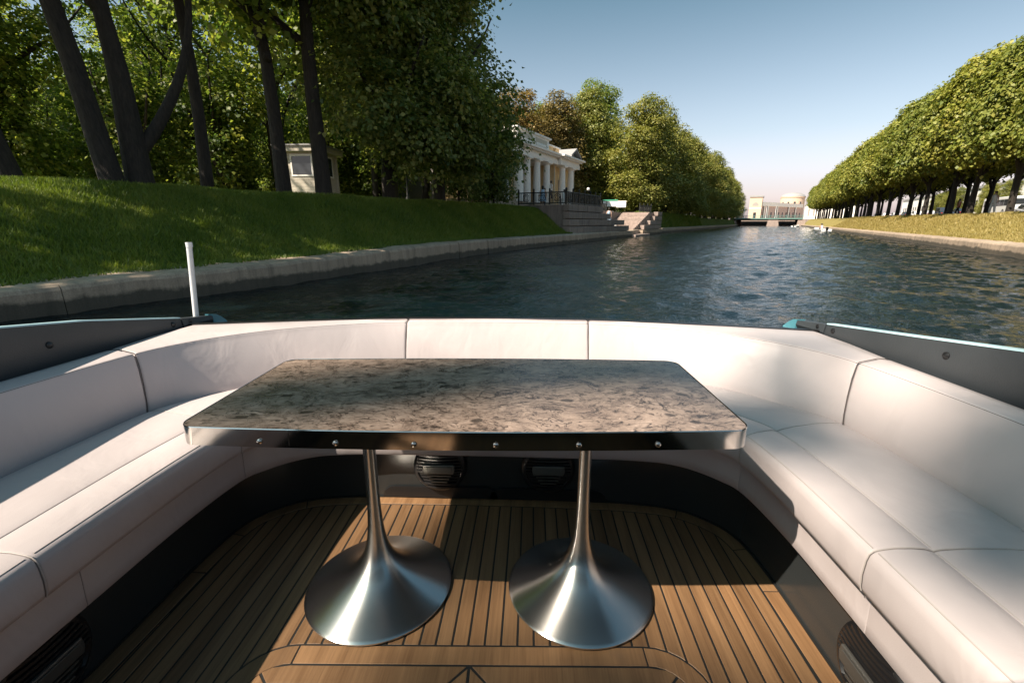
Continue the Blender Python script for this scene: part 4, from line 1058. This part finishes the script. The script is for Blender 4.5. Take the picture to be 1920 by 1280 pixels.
def small_boat(at, heading, label, two=True):
    root = thing("small_boat", label, "boat", (0, 0, 0)); 
    rings = []
    for t in np.linspace(0, 1, 9):
        y = -2.0 + 4.2 * t; w = .85 * (1 - max(0, (t - .45) / .55) ** 2.2) + .02; zb = -.18 + .2 * max(0, t - .6); zt = .42 + .22 * t * t
        rings.append([(-w, y, zt), (-w * .92, y, .1), (-w * .5, y, zb), (w * .5, y, zb), (w * .92, y, .1), (w, y, zt), (w * .88, y, zt - .02), (w * .6, y, max(.12, zb + .1)), (-w * .6, y, max(.12, zb + .1)), (-w * .88, y, zt - .02)])
    MB().loft(rings).build("hull", M['paint'], root, True)
    MB().box(-.7, .7, -.9, -.55, .36, .42).build("seat", M['doorwood'], root); MB().box(-.66, .66, .45, .8, .36, .42).build("seat", M['doorwood'], root)
    m = MB().box(-.16, .16, -2.28, -2.0, .15, .75).box(-.06, .06, -2.2, -2.06, -.4, .15); m.build("outboard_motor", M['black'], root, bevel=.03)
    root.location = at; root.rotation_euler = (0, 0, heading)
    return root
B1 = canal(8.0 - 1.2, 96, WZ)
bo = small_boat(canal(7.0, 96, WZ), -A_ + .35, "small white open boat carrying two people near the sunny bank")
for k, (dx, dy, m, lb) in enumerate(((-.2, -.75, M['wcloth'], "person in white sitting at the stern of the small boat"), (.25, .6, M['rcloth'], "person in a reddish top sitting in front in the small boat"))):
    p = Matrix.Rotation(-A_ + .35, 3, 'Z') @ Vector((dx, dy, 0)) + canal(7.0, 96, WZ - .03)
    person(0, 0, 0, lb, m, M['dcloth'], sit=True, heading=.35, world_at=p, h=1.75)
small_boat(canal(6.4, 190, WZ), -A_ - .4, "white boat lying by the right bank close to the bridge")

# ------------------------------------------------------------------ the boat we stand in
BOAT = thing("motorboat", "motorboat cockpit with teak floor, dark panels and charcoal coamings", "boat", (0, 0, 0))
FL = [(.995, -.95), (.995, .6), (.99, 1.05), (.985, 1.32), (.963, 1.50), (.905, 1.60), (.785, 1.685), (.60, 1.722), (.30, 1.735), (0, 1.738)]
def mirror(pts): return pts + [(-x, y) for x, y in pts[-2::-1]]
FLO = mirror(FL)                       # right to left, closed across the front
def inset(pts, d):
    out = []
    for i, p in enumerate(pts):
        a = np.array(pts[max(i - 1, 0)]); b = np.array(pts[min(i + 1, len(pts) - 1)]); t = (b - a) / np.linalg.norm(b - a)
        n = np.array((-t[1], t[0])); out.append(tuple(np.array(p) + n * d))
    return out
FLS = [tuple(p) for p in catmull(FLO, 4)]
def ymax(x, pts):
    best = -1
    for (x0, y0), (x1, y1) in zip(pts[:-1], pts[1:]):
        if min(x0, x1) <= x <= max(x0, x1) and abs(x1 - x0) > 1e-9: best = max(best, y0 + (y1 - y0) * (x - x0) / (x1 - x0))
    return best
deck = MB().prism(FLS, -.05, -.0018).build("deck", M['caulk'], BOAT)
# margin planks
IN1 = inset(FLS, .052)
cuts = [0, 9, 13, 18, 22, len(FLS) // 2 + 8, len(FLS) // 2 + 12, len(FLS) - 14, len(FLS) - 10, len(FLS) - 1]
cuts = sorted(set(cuts)); n = len(FLS)
cuts = [0, 11, 15, 24, n - 1 - 24, n - 1 - 15, n - 1 - 11, n - 1]
def strip(a, b, name, parent, mat, z0=-.03, z1=0.0, trim=.002):
    """a, b: matching outlines"""
    a = [np.array(p) for p in a]; b = [np.array(p) for p in b]
    poly = [tuple(p) for p in a] + [tuple(p) for p in b[::-1]]
    return MB().prism(poly, z0, z1).build(name, mat, parent, bevel=.0012, seg=1)
def shrink_ends(pts, d):
    p = [np.array(q, float) for q in pts]
    t0 = p[1] - p[0]; t1 = p[-2] - p[-1]
    p[0] = p[0] + t0 / np.linalg.norm(t0) * d; p[-1] = p[-1] + t1 / np.linalg.norm(t1) * d
    return p
for a, b in zip(cuts[:-1], cuts[1:]):
    strip(shrink_ends(FLS[a:b + 1], .002), shrink_ends(IN1[a:b + 1], .002), "margin_plank", deck, M['teak'])
IN2 = inset(FLS, .0575)
# hatch in the floor
HR = R(2.0); HC = (.02, .75)
def hrot(p):
    x, y = p[0] - HC[0], p[1] - HC[1]
    return (HC[0] + x * math.cos(HR) - y * math.sin(HR), HC[1] + x * math.sin(HR) + y * math.cos(HR))
def rr(hw, yt, yb, r, k=8):
    pts = [(HC[0] + hw, yb)]
    pts += [(HC[0] + hw - r + r * math.cos(t), yt - r + r * math.sin(t)) for t in np.linspace(0, math.pi / 2, k)]
    pts += [(HC[0] - hw + r + r * math.cos(t), yt - r + r * math.sin(t)) for t in np.linspace(math.pi / 2, math.pi, k)]
    pts += [(HC[0] - hw, yb)]
    return [hrot(p) for p in pts]
HO = rr(.635, 1.022, -.5, .15); HI = rr(.582, .968, -.5, .097)
HOg = rr(.6405, 1.0275, -.5, .1555)
for a, b in ((0, 1), (1, 8), (8, 9), (9, 16), (16, 17)):
    strip(shrink_ends(HO[a:b + 1], .002), shrink_ends(HI[a:b + 1], .002), "hatch_margin_plank", deck, M['teak'])
# long planks
def clip(poly, hull):
    """Sutherland-Hodgman against a convex outline (counter-clockwise)."""
    for (x0, y0), (x1, y1) in zip(hull, hull[1:] + hull[:1]):
        inside = lambda p: (x1 - x0) * (p[1] - y0) - (y1 - y0) * (p[0] - x0) >= -1e-9
        new = []
        for p, q in zip(poly, poly[1:] + poly[:1]):
            if inside(p): new.append(p)
            if inside(p) != inside(q):
                d0 = (x1 - x0) * (p[1] - y0) - (y1 - y0) * (p[0] - x0); d1 = (x1 - x0) * (q[1] - y0) - (y1 - y0) * (q[0] - x0)
                t = d0 / (d0 - d1); new.append((p[0] + (q[0] - p[0]) * t, p[1] + (q[1] - p[1]) * t))
        poly = new
        if len(poly) < 3: return []
    return poly
w, gp = .0465, .0058
IN2c = [tuple(p) for p in IN2]
x = -.975
while x < .97:
    a, b = x + gp / 2, x + w - gp / 2
    xs = [a + (b - a) * i / 3 for i in range(4)]
    lo = [(q, ymax(q, HOg)) for q in xs]
    if any(l[1] > -.4 for l in lo):
        yb_ = min(l[1] for l in lo if l[1] > -.4)
        lo = [(q, yy if yy > -.4 else yb_ - .08) for q, yy in lo]
        poly = [(b, 1.9), (a, 1.9)] + lo
    else: poly = [(b, 1.9), (a, 1.9), (a, -.9), (b, -.9)]
    poly = clip(poly, IN2c)
    if poly and max(p[0] for p in poly) - min(p[0] for p in poly) > .006:
        MB().prism(poly, -.03, 0).build("plank", M['teak'], deck, bevel=.0012, seg=1)
    x += w
# hatch leaves: mitred frame and boards
hx0, hx1, hy = HC[0] - .576, HC[0] + .576, .962
for s0, s1 in ((hx0, HC[0] - .004), (HC[0] + .004, hx1)):
    fw = .05; outer_left = s0 == hx0
    P4 = [(s0, -.45), (s0, hy), (s1, hy), (s1, -.45)]
    cl = .05
    el = [(s0 + .024, hy - .021), (s0 + .045, hy - .007), (s0 + .09, hy)] if outer_left else [(s0 + .004, hy)]
    er = [(s1 - .004, hy)] if outer_left else [(s1 - .09, hy), (s1 - .045, hy - .007), (s1 - .024, hy - .021)]
    topf = el + er + [(s1 - fw - .002, hy - fw), (s0 + fw + .002, hy - fw)]
    MB().prism([hrot(p) for p in topf], -.03, 0).build("hatch_plank", M['teak'], deck, bevel=.001, seg=1)
    for e, sg in ((s0, 1), (s1, -1)):
        corner = (e == s0) == outer_left
        pl = [(e, -.45)] + ([(e, hy - .09), (e + sg * .006, hy - .050), (e + sg * .0195, hy - .026)] if corner else [(e, hy - .006)]) + [(e + sg * (fw - .002), hy - fw - .004), (e + sg * (fw - .002), -.45)]
        MB().prism([hrot(p) for p in pl], -.03, 0).build("hatch_plank", M['teak'], deck, bevel=.001, seg=1)
    xx = s0 + fw + .002
    while xx < s1 - fw - .03:
        MB().prism([hrot(p) for p in ((xx, -.45), (xx, hy - fw - .004), (min(xx + .0425, s1 - fw - .002), hy - fw - .004), (min(xx + .0425, s1 - fw - .002), -.45))], -.03, 0).build("hatch_plank", M['teak'], deck, bevel=.001, seg=1)
        xx += .0465
# dark liner below the seats
out_ = inset(FLS, -.02)
rings = [[(p[0], p[1], -.02), (q[0], q[1], -.02), (q[0], q[1], .236), (p[0], p[1], .236)] for p, q in zip(inset(FLS, -.001), out_)]
MB().loft(rings).build("liner_panel", M['liner'], BOAT, True)
foot = [[(p[0], p[1], .001), (q[0], q[1], .001), (q[0], q[1], .006), (p[0], p[1], .006)] for p, q in zip(inset(FLS, .006), inset(FLS, .0))]
MB().loft(foot).build("floor_seal", M['caulk'], BOAT, True)
for xc in (-.215, .25):                       # low dark openings under the loudspeakers
    m = MB(); pr = [(xc + sx * .20 + .05 * math.cos(t) * 1, .005 + .0 + .05 * math.sin(t)) for sx, ts in ((1, (0, math.pi / 2)), (-1, (math.pi / 2, math.pi))) for t in np.linspace(ts[0], ts[1], 6)]
    m.loft([[(a, 1.732 - yy, b) for a, b in pr] for yy in (0.0, .008)]); m.build("drain_slot", M['black'], BOAT)
def speaker(T):
    m = MB(); m.T = T
    m.lathe([(.0, .0), (.108, 0), (.112, -.012), (.104, -.022), (.096, -.024), (.090, -.016), (0, -.014)], (0, 0, 0), 40, axis='Y')
    sp = m.build("speaker", M['black'], BOAT, True)
    for i in range(13):
        z = -.085 + i * .0142; hw = math.sqrt(max(0, .101 ** 2 - z * z))
        a = MB(); a.T = T; silver = i in (2, 3, 4)
        a.loft([[(sx * (hw if not silver else .042 + .008 * (i - 2)), -.024 - .010 * (1 - (abs(sx)) ** 2), z - .004), (sx * (hw if not silver else .042 + .008 * (i - 2)), -.024 - .010 * (1 - abs(sx) ** 2), z + .004), (sx * hw, -.016, z + .005), (sx * hw, -.016, z - .005)] for sx in np.linspace(-1, 1, 9)])
        a.build("slat", M['black'], sp, True)
        if silver:
            a = MB(); a.T = T; h2 = .034 + .008 * (i - 2)
            a.box(-h2, h2, -.0375, -.034, z - .0028, z + .0028); a.build("chrome_slat", M['badge'], sp)
    b = MB(); b.T = T
    b.prism([(-.07, .0), (-.064, .02), (.064, .02), (.07, .0), (.064, -.028), (.022, -.030), (.018, -.036), (-.018, -.036), (-.022, -.030), (-.064, -.028)], 0, .012)
    b2 = MB(); b2.T = T @ Matrix.Translation((0, -.034, .006)) @ Matrix.Rotation(R(90), 4, 'X')
    b2.prism([(-.068, -.002), (-.065, .020), (.065, .020), (.068, -.002), (.062, -.022), (-.062, -.022)], 0, .010)
    b2.build("badge", M['badge'], sp, bevel=.003)
    b3 = MB(); b3.T = T @ Matrix.Translation((0, -.0445, .006)) @ Matrix.Rotation(R(90), 4, 'X')
    b3.prism([(-.057, .0), (-.054, .013), (.054, .013), (.057, 0), (.052, -.015), (-.052, -.015)], 0, .003)
    b3.build("badge_inlay", M['badge'], sp, bevel=.001)
speaker(Matrix.Translation((-.21, 1.728, .158)))
speaker(Matrix.Translation((.248, 1.732, .160)))
speaker(Matrix.Translation((.988, .865, .130)) @ Matrix.Rotation(R(-90), 4, 'Z') @ Matrix.Scale(1.04, 4))
speaker(Matrix.Translation((-.99, .800, .130)) @ Matrix.Rotation(R(90), 4, 'Z') @ Matrix.Scale(1.04, 4))

# seating: one U of upholstery
CT = [  # nose, back bottom, back top, outer   (right half from the front to the centre line)
    ((.912, -.95), (1.335, -.95), (1.395, -.95), (1.472, -.95)),
    ((.912, .30), (1.335, .30), (1.392, .30), (1.472, .30)),
    ((.912, .885), (1.333, .885), (1.388, .885), (1.470, .885)),
    ((.908, 1.20), (1.322, 1.22), (1.368, 1.25), (1.462, 1.25)),
    ((.882, 1.44), (1.292, 1.552), (1.325, 1.590), (1.452, 1.615)),
    ((.835, 1.52), (1.19, 1.71), (1.242, 1.78), (1.468, 1.83)),
    ((.765, 1.585), (1.06, 1.862), (1.125, 1.915), (1.462, 2.055)),
    ((.68, 1.625), (.90, 1.985), (.965, 2.03), (1.10, 2.135)),
    ((.56, 1.64), (.68, 2.075), (.71, 2.135), (.78, 2.193)),
    ((.42, 1.645), (.45, 2.125), (.45, 2.19), (.45, 2.238)),
    ((0, 1.65), (0, 2.145), (0, 2.208), (0, 2.258))]
PER = 6
def curve(k):
    c = catmull([c_[k] for c_ in CT], PER)
    if k == 3:
        c = []
        P_ = [np.array(q[3], float) for q in CT]
        for i in range(len(P_) - 1):
            for j in range(PER): c.append(P_[i] + (P_[i + 1] - P_[i]) * j / PER)
        c.append(P_[-1])
    if k == 0: return [np.array((p[0] + .012, p[1])) for p in c] + [np.array((-p[0] + .012, p[1])) for p in c[-2::-1]]
    full = [np.array(p) for p in c] + [np.array((-p[0], p[1])) for p in c[-2::-1]]
    return full
CN, CB, CTt, CO = (curve(k) for k in range(4))
NI = len(CN) - 1
def idx(ctrl, side): return ctrl * PER if side > 0 else NI - ctrl * PER
SETTEE = thing("cockpit_sofa", "white upholstered U-shaped sofa lining the cockpit round the table", "sofa", (0, 0, .235))
def at(C, t):
    i = min(int(t), NI - 1); f = t - i
    return C[i] * (1 - f) + C[i + 1] * f
def seat_ring(t):
    N_, B_ = at(CN, t), at(CB, t); d = B_ - N_; w_ = np.linalg.norm(d); e = d / w_
    q = [(.016, .350), (.004, .352), (-.003, .357), (-.007, .37), (-.010, .40), (-.008, .435), (-.004, .452), (.004, .4605), (.014, .4640), (.024, .4665), (.045, .4705), (.08, .4725), (.108, .4715), (.122, .468), (.128, .4655), (.134, .468), (.15, .4715), (.20, .4755), (w_ * .7, .477), (w_ - .06, .473), (w_ - .02, .466), (w_ + .01, .456), (w_ + .01, .356)]
    return [(N_[0] + e[0] * a, N_[1] + e[1] * a, z) for a, z in q]
def back_ring(t):
    B_, T_, O_ = at(CB, t), at(CTt, t), at(CO, t); e = O_ - T_; w_ = max(np.linalg.norm(e), .01); e = e / w_
    q = []
    for f, bul in ((0, 0), (.06, .004), (.2, .008), (.5, .010), (.8, .008), (.94, .003)):
        p = B_ + (T_ - B_) * f - e * bul; q.append((p[0], p[1], .452 + (.668 - .452) * f))
    for a, z in ((.0, .671), (.002, .677), (.006, .681), (.010, .682), (.03, .685)):
        p = T_ + e * a; q.append((p[0], p[1], z))
    for f, z in ((.6, .692), (.92, .688), (1, .680), (1.0, .45)):
        p = T_ + (O_ - T_) * f; q.append((p[0], p[1], z))
    p = B_ + e * .03; q.append((p[0], p[1], .45))
    return q
def rounded(ringf, t0, t1, gap, rad):
    """Loft from t0 to t1 with soft closed ends."""
    steps = [t for t in np.arange(math.ceil(min(t0, t1) + .35), max(t0, t1) - .34, 1.0)]
    rings = []
    def ringlerp(t, s):
        r = [np.array(p) for p in ringf(t)]; c = sum(r) / len(r)
        return [tuple(c + (p - c) * np.array((1, 1, 1)) - (p - c) / max(np.linalg.norm(p - c), 1e-6) * s) for p in r]
    lo, hi = min(t0, t1), max(t0, t1)
    L0 = np.linalg.norm(at(CB, lo + .5) - at(CB, lo)) * 2 or .05
    L1 = np.linalg.norm(at(CB, hi) - at(CB, hi - .5)) * 2 or .05
    for a in (0, 30, 60, 90): rings.append(ringlerp(lo + (gap + rad * (1 - math.sin(R(a)))) / L0 if a < 90 else lo + (gap + rad) / L0, rad * (1 - math.sin(R(a)) if False else (1 - math.sqrt(max(0, 1 - (1 - a / 90) ** 2)) if a else 1))))
    rings = []
    for a in (0, .25, .6, 1.0): rings.append(ringlerp(lo + (gap + rad * a) / L0, rad * (1 - math.sqrt(1 - (1 - a) ** 2))))
    for t in steps:
        if lo + (gap + rad) / L0 < t < hi - (gap + rad) / L1: rings.append(ringf(t))
    for a in (1.0, .6, .25, 0): rings.append(ringlerp(hi - (gap + rad * a) / L1, rad * (1 - math.sqrt(1 - (1 - a) ** 2))))
    return rings
def cushion(name, ringf, t0, t1, gap=.0012, rad=.010):
    return MB().loft(rounded(ringf, t0, t1, gap, rad)).build(name, M['vinyl'], SETTEE, True)
def line(parent, f, t0, t1, r, mat, name):
    lo, hi = min(t0, t1) + .12, max(t0, t1) - .12
    ts = [lo] + [t for t in range(math.ceil(lo), math.floor(hi) + 1) if lo < t < hi] + [hi]
    MB().tube([f(t) for t in ts], r, 6).build(name, mat, parent, True)
def top_edge(t):
    T_, O_ = at(CTt, t), at(CO, t); e = (O_ - T_) / max(np.linalg.norm(O_ - T_), .01); p = T_ + e * .0035; return (p[0], p[1], .6775)
def nose_edge(t):
    N_, B_ = at(CN, t), at(CB, t); e = (B_ - N_) / np.linalg.norm(B_ - N_); p = N_ + e * .008; return (p[0], p[1], .4628)
BK = [("side", idx(0, 1), idx(4, 1)), ("corner", idx(4, 1), idx(9, 1)), ("aft", idx(9, 1), idx(9, -1)), ("corner", idx(9, -1), idx(4, -1)), ("side", idx(4, -1), idx(0, -1))]
for nm, a, b in BK:
    o = cushion("backrest", back_ring, a, b, .0012, .011); line(o, top_edge, a, b, .0013, M['piping'], "piping")
    for t_ in {max(a, b)} - {idx(0, -1)}:
        rg = back_ring(t_); MB().tube([tuple(np.array(p) + (np.array((0, 0, 0)))) for p in rg[0:14]], .0014, 6).build("gap_line", M['piping'], o, True)  # dark tube stands in for the shaded gap between backrests
for a, b in ((idx(0, 1), idx(2, 1)), (idx(2, 1), idx(4, 1)), (idx(4, 1), idx(4, -1)), (idx(4, -1), idx(2, -1) + 1.3), (idx(2, -1) + 1.3, idx(0, -1))):
    o = cushion("seat_cushion", seat_ring, a, b, .0004, .006); line(o, nose_edge, a, b, .0013, M['seam'], "piping")
    for t_ in {max(a, b)} - {idx(0, -1)}:
        rg = seat_ring(t_); MB().tube([tuple(p) for p in rg[2:-2]], .0018, 6).build("gap_line", M['seam'], o, True)
    def inner_seam(t):
        N_, B_ = at(CN, t), at(CB, t); e = (B_ - N_) / np.linalg.norm(B_ - N_); p = N_ + e * .131; return (p[0], p[1], .4668)
    line(o, inner_seam, a, b, .0012, M['seam'], "seam")
def band_ring(t):
    N_, B_ = at(CN, t), at(CB, t); e = (B_ - N_) / np.linalg.norm(B_ - N_)
    return [(N_[0] + e[0] * a, N_[1] + e[1] * a, z) for a, z in ((.045, .232), (.030, .2335), (.0265, .238), (.0255, .27), (.024, .31), (.0225, .352), (.40, .352), (.40, .232))]
for a, b in ((idx(0, 1), idx(2, 1)), (idx(2, 1), idx(4, 1) + 1), (idx(4, 1) + 1, idx(4, -1) - 1), (idx(4, -1) - 1, idx(2, -1)), (idx(2, -1), idx(0, -1))):
    o = cushion("seat_valance", band_ring, a, b, .0003, .003)
# outer structure behind the seats and hull
rings = []
for t in range(0, NI + 1):
    O_, T_ = at(CO, t), at(CTt, t); e = (O_ - T_) / max(np.linalg.norm(O_ - T_), .01)
    a, b = O_ + e * .004, O_ + e * .05; c = O_ + e * .03
    rings.append([(a[0], a[1], .30), (a[0], a[1], .676), (b[0], b[1], .676), (b[0] + e[0] * .05, b[1] + e[1] * .05, .45), (c[0], c[1], -.25), (c[0] - e[0] * .25, c[1] - e[1] * .1, -.62), (a[0] - e[0] * .30, a[1] - e[1] * .15, -.62), (a[0] - e[0] * .02, a[1] - e[1] * .02, .0)])
MB().loft(rings).build("hull", M['dkpaint'], BOAT, True)
rim = [[tuple(at(CO, t)) + (.677,), tuple(at(CO, t) + (at(CO, t) - at(CTt, t)) / max(np.linalg.norm(at(CO, t) - at(CTt, t)), .01) * .035) + (.677,), tuple(at(CO, t) + (at(CO, t) - at(CTt, t)) / max(np.linalg.norm(at(CO, t) - at(CTt, t)), .01) * .035) + (.690,), tuple(at(CO, t)) + (.690,)] for t in range(idx(6, 1), idx(6, -1) + 1)]
MB().loft(rim).build("stern_rim", M['black'], BOAT)
MB().box(-.99, .99, -1.0, -.955, -.03, 1.02).build("cabin_bulkhead", M['liner'], BOAT)
MB().box(-1.47, -.99, -1.0, -.955, .2, 1.02).box(.99, 1.47, -1.0, -.955, .2, 1.02).build("cabin_bulkhead", M['liner'], BOAT)
MB().box(-1.75, 1.55, -1.9, -.22, 2.02, 2.10).build("added_shade_roof", M['hull'], BOAT, bevel=.03)  # unseen roof added to darken the deck mirrored in the table rim
for sx in (-1.46, 1.40): MB().box(sx, sx + .07, -1.0, -.93, .95, 2.02).build("added_roof_pillar", M['coaming'], BOAT, bevel=.01)  # pillars holding up the added roof
# coamings
for s in (-1, 1):
    ys = [-.95, .3, .9, 1.24, 1.58, 2.03]; tops = [t_ + (.026 if s < 0 and t_ > .73 else 0) for t_ in [1.02, .935, .868, .822, .778, .722]]
    rings = [[(s * 1.474, y, .670), (s * (1.478 + (zt - .68) * .10), y, zt), (s * (1.505 + (zt - .68) * .10), y, zt), (s * 1.515, y, .60)] for y, zt in zip(ys, tops)]
    c = MB().loft(rings).build("coaming", M['coaming'], BOAT, True)
    rings = [[(s * (1.476 + (zt - .68) * .10), y, zt + .001), (s * (1.477 + (zt - .68) * .10), y, zt + .006), (s * (1.508 + (zt - .68) * .10), y, zt + .006), (s * (1.510 + (zt - .68) * .10), y, zt - .004)] for y, zt in zip(ys, tops)]
    MB().loft(rings).build("edge_trim", M['trim'], c, True)
    ys2 = [2.036, 2.12, 2.20]; t2 = [.722, .712, .704]; off = [0, -.01, -.03]
    rings = [[(s * (1.474 + o), y, .685), (s * (1.480 + o), y, zt), (s * (1.515 + o), y, zt), (s * (1.52 + o), y, .60)] for y, zt, o in zip(ys2, t2, off)]
    e_ = MB().loft(rings).build("coaming_end", M['coaming'], BOAT)
    rings = [[(s * (1.444 + o), y, .66), (s * (1.448 + o), y, zt), (s * (1.487 + o), y, zt), (s * (1.49 + o), y, .60)] for y, zt, o in ((2.201, .710, 0), (2.222, .706, -.006), (2.242, .692, -.014), (2.262, .668, -.026))]
    MB().loft(rings).build("stern_fin", M['teal'], BOAT)
    for y, z, p in ((1.44, .752, c), (1.98, .704, c), (2.08, .700, e_), (.75, .80, c)):
        xx = 1.4755 + (z - .68) * .10 if p is c else 1.474
        MB().lathe([(.013, .002), (.012, -.004), (.006, -.008), (.0, -.009)] if s > 0 else [(.013, -.002), (.012, .004), (.006, .008), (0, .009)], (s * (xx + .003), y, z), 12, axis='X').build("bolt", M['black'], p, True)
# antenna rod on the port quarter
AN = thing("antenna_rod", "slim white rod standing on the left stern corner of the boat", "rod", (-1.508, 2.165, .69))
MB().tube([(-1.508, 2.165, .69), (-1.478, 2.165, 1.062)], [.0125, .0125], 14).build("rod", M['rod'], AN, True)
MB().tube([(-1.4775, 2.165, 1.045), (-1.4785, 2.165, 1.068)], [.0145, .0145], 14).build("end_cap", M['rod'], AN, True)

# ------------------------------------------------------------------ table
TB = thing("cockpit_table", "long steel edged table with swirled brown top on two trumpet pedestals", "table", (.004, 1.232, 0), rz=R(1.6))
def tab_poly(hx, hy, r, bow=.020, off=0.0):
    pts = []
    k = 8
    for cx, cy, a0 in ((1, 1, 0), (-1, 1, 90), (-1, -1, 180), (1, -1, 270)):
        for t in np.linspace(a0, a0 + 90, k): pts.append([cx * (hx - r) + r * math.cos(R(t)), cy * (hy - r) + r * math.sin(R(t))])
        nx = {0: (np.linspace(hx - r, -(hx - r), 22)[1:-1], 1), 180: (np.linspace(-(hx - r), hx - r, 22)[1:-1], -1)}.get(a0)
        # long sides run between corner 1-2 (back) and 3-4 (front)
        if a0 == 0: pts += [[q, hy] for q in np.linspace(hx - r, -(hx - r), 22)[1:-1]]
        if a0 == 180: pts += [[q, -hy] for q in np.linspace(-(hx - r), hx - r, 22)[1:-1]]
    out = []
    for x_, y_ in pts:
        f = max(0, 1 - (x_ / hx) ** 2); out.append((.004 + x_, 1.232 + y_ + math.copysign(bow * f, y_) * min(1, abs(y_) / hy)))
    return out
P0 = tab_poly(.672, .270, .040)
top_ = MB().prism(tab_poly(.6695, .2675, .0375), .672, .6985).build("tabletop", M['veneer'], TB, bevel=.001, seg=1)
P1 = tab_poly(.6702, .2682, .0382)
rings = [[(a[0], a[1], .653), (a[0], a[1], .6975), ((a[0] * .4 + b[0] * .6), (a[1] * .4 + b[1] * .6), .6998), (b[0], b[1], .6990), (b[0], b[1], .653)] for a, b in zip(P0 + P0[:1], P1 + P1[:1])]
band = MB().loft(rings, caps=False).build("edge_band", M['steel'], TB, False); smooth_mesh(band.data, 18)
MB().prism(tab_poly(.655, .245, .045), .650, .671).build("underframe", M['black'], TB)
def on_front(x_): f = max(0, 1 - (x_ / .672) ** 2); return (.004 + x_, 1.232 - .270 - .020 * f)
for x_ in (-.628, -.47, -.29, -.108, .08, .27, .452, .622):
    p = on_front(x_)
    MB().lathe([(.0, -.0030), (.0038, -.0030), (.0062, -.0012), (.0066, .001)], (p[0], p[1] - (.002 if abs(x_) < .6 else -.004), .668), 12, axis='Y').build("screw", M['screw'], band, True)
for x_ in (-.40,):
    p = on_front(x_); MB().box(p[0] - .0012, p[0] + .0012, p[1] - .0008, p[1] + .004, .659, .697).build("band_joint", M['screw'], band)
prof = [(.0, .003), (.2300, .003), (.2325, .006), (.2325, .010), (.2290, .0125), (.205, .0215), (.175, .033), (.145, .046), (.115, .062), (.090, .079), (.068, .100), (.052, .122), (.041, .145), (.033, .172), (.0265, .21), (.0225, .26), (.0200, .32), (.0190, .40), (.0190, .655)]
pr2 = []
for i, p in enumerate(catmull(prof[4:], 3)): pr2.append(tuple(p))
for xc, yc in ((-.318 + .0, 1.235), (.338, 1.252)):
    # each pedestal keeps its own centre as origin so that the brushing runs round it
    o = MB(); o.lathe(prof[:4] + pr2, (0, 0, 0), 64)
    me = o.mesh("pedestal"); me.materials.append(M['brushed']); smooth_mesh(me, 50)
    ob = bpy.data.objects.new("pedestal", me); col.objects.link(ob); ob.parent = TB
    inv = Matrix.Rotation(-R(1.6), 3, 'Z') @ (Vector((xc, yc, 0)) - Vector((.004, 1.232, 0)))
    ob.location = inv
    pl = MB().lathe([(.0, .64), (.07, .64), (.075, .648), (.075, .652)], (0, 0, 0), 24).mesh("mounting_plate"); pl.materials.append(M['brushed'])
    po = bpy.data.objects.new("mounting_plate", pl); col.objects.link(po); po.parent = ob
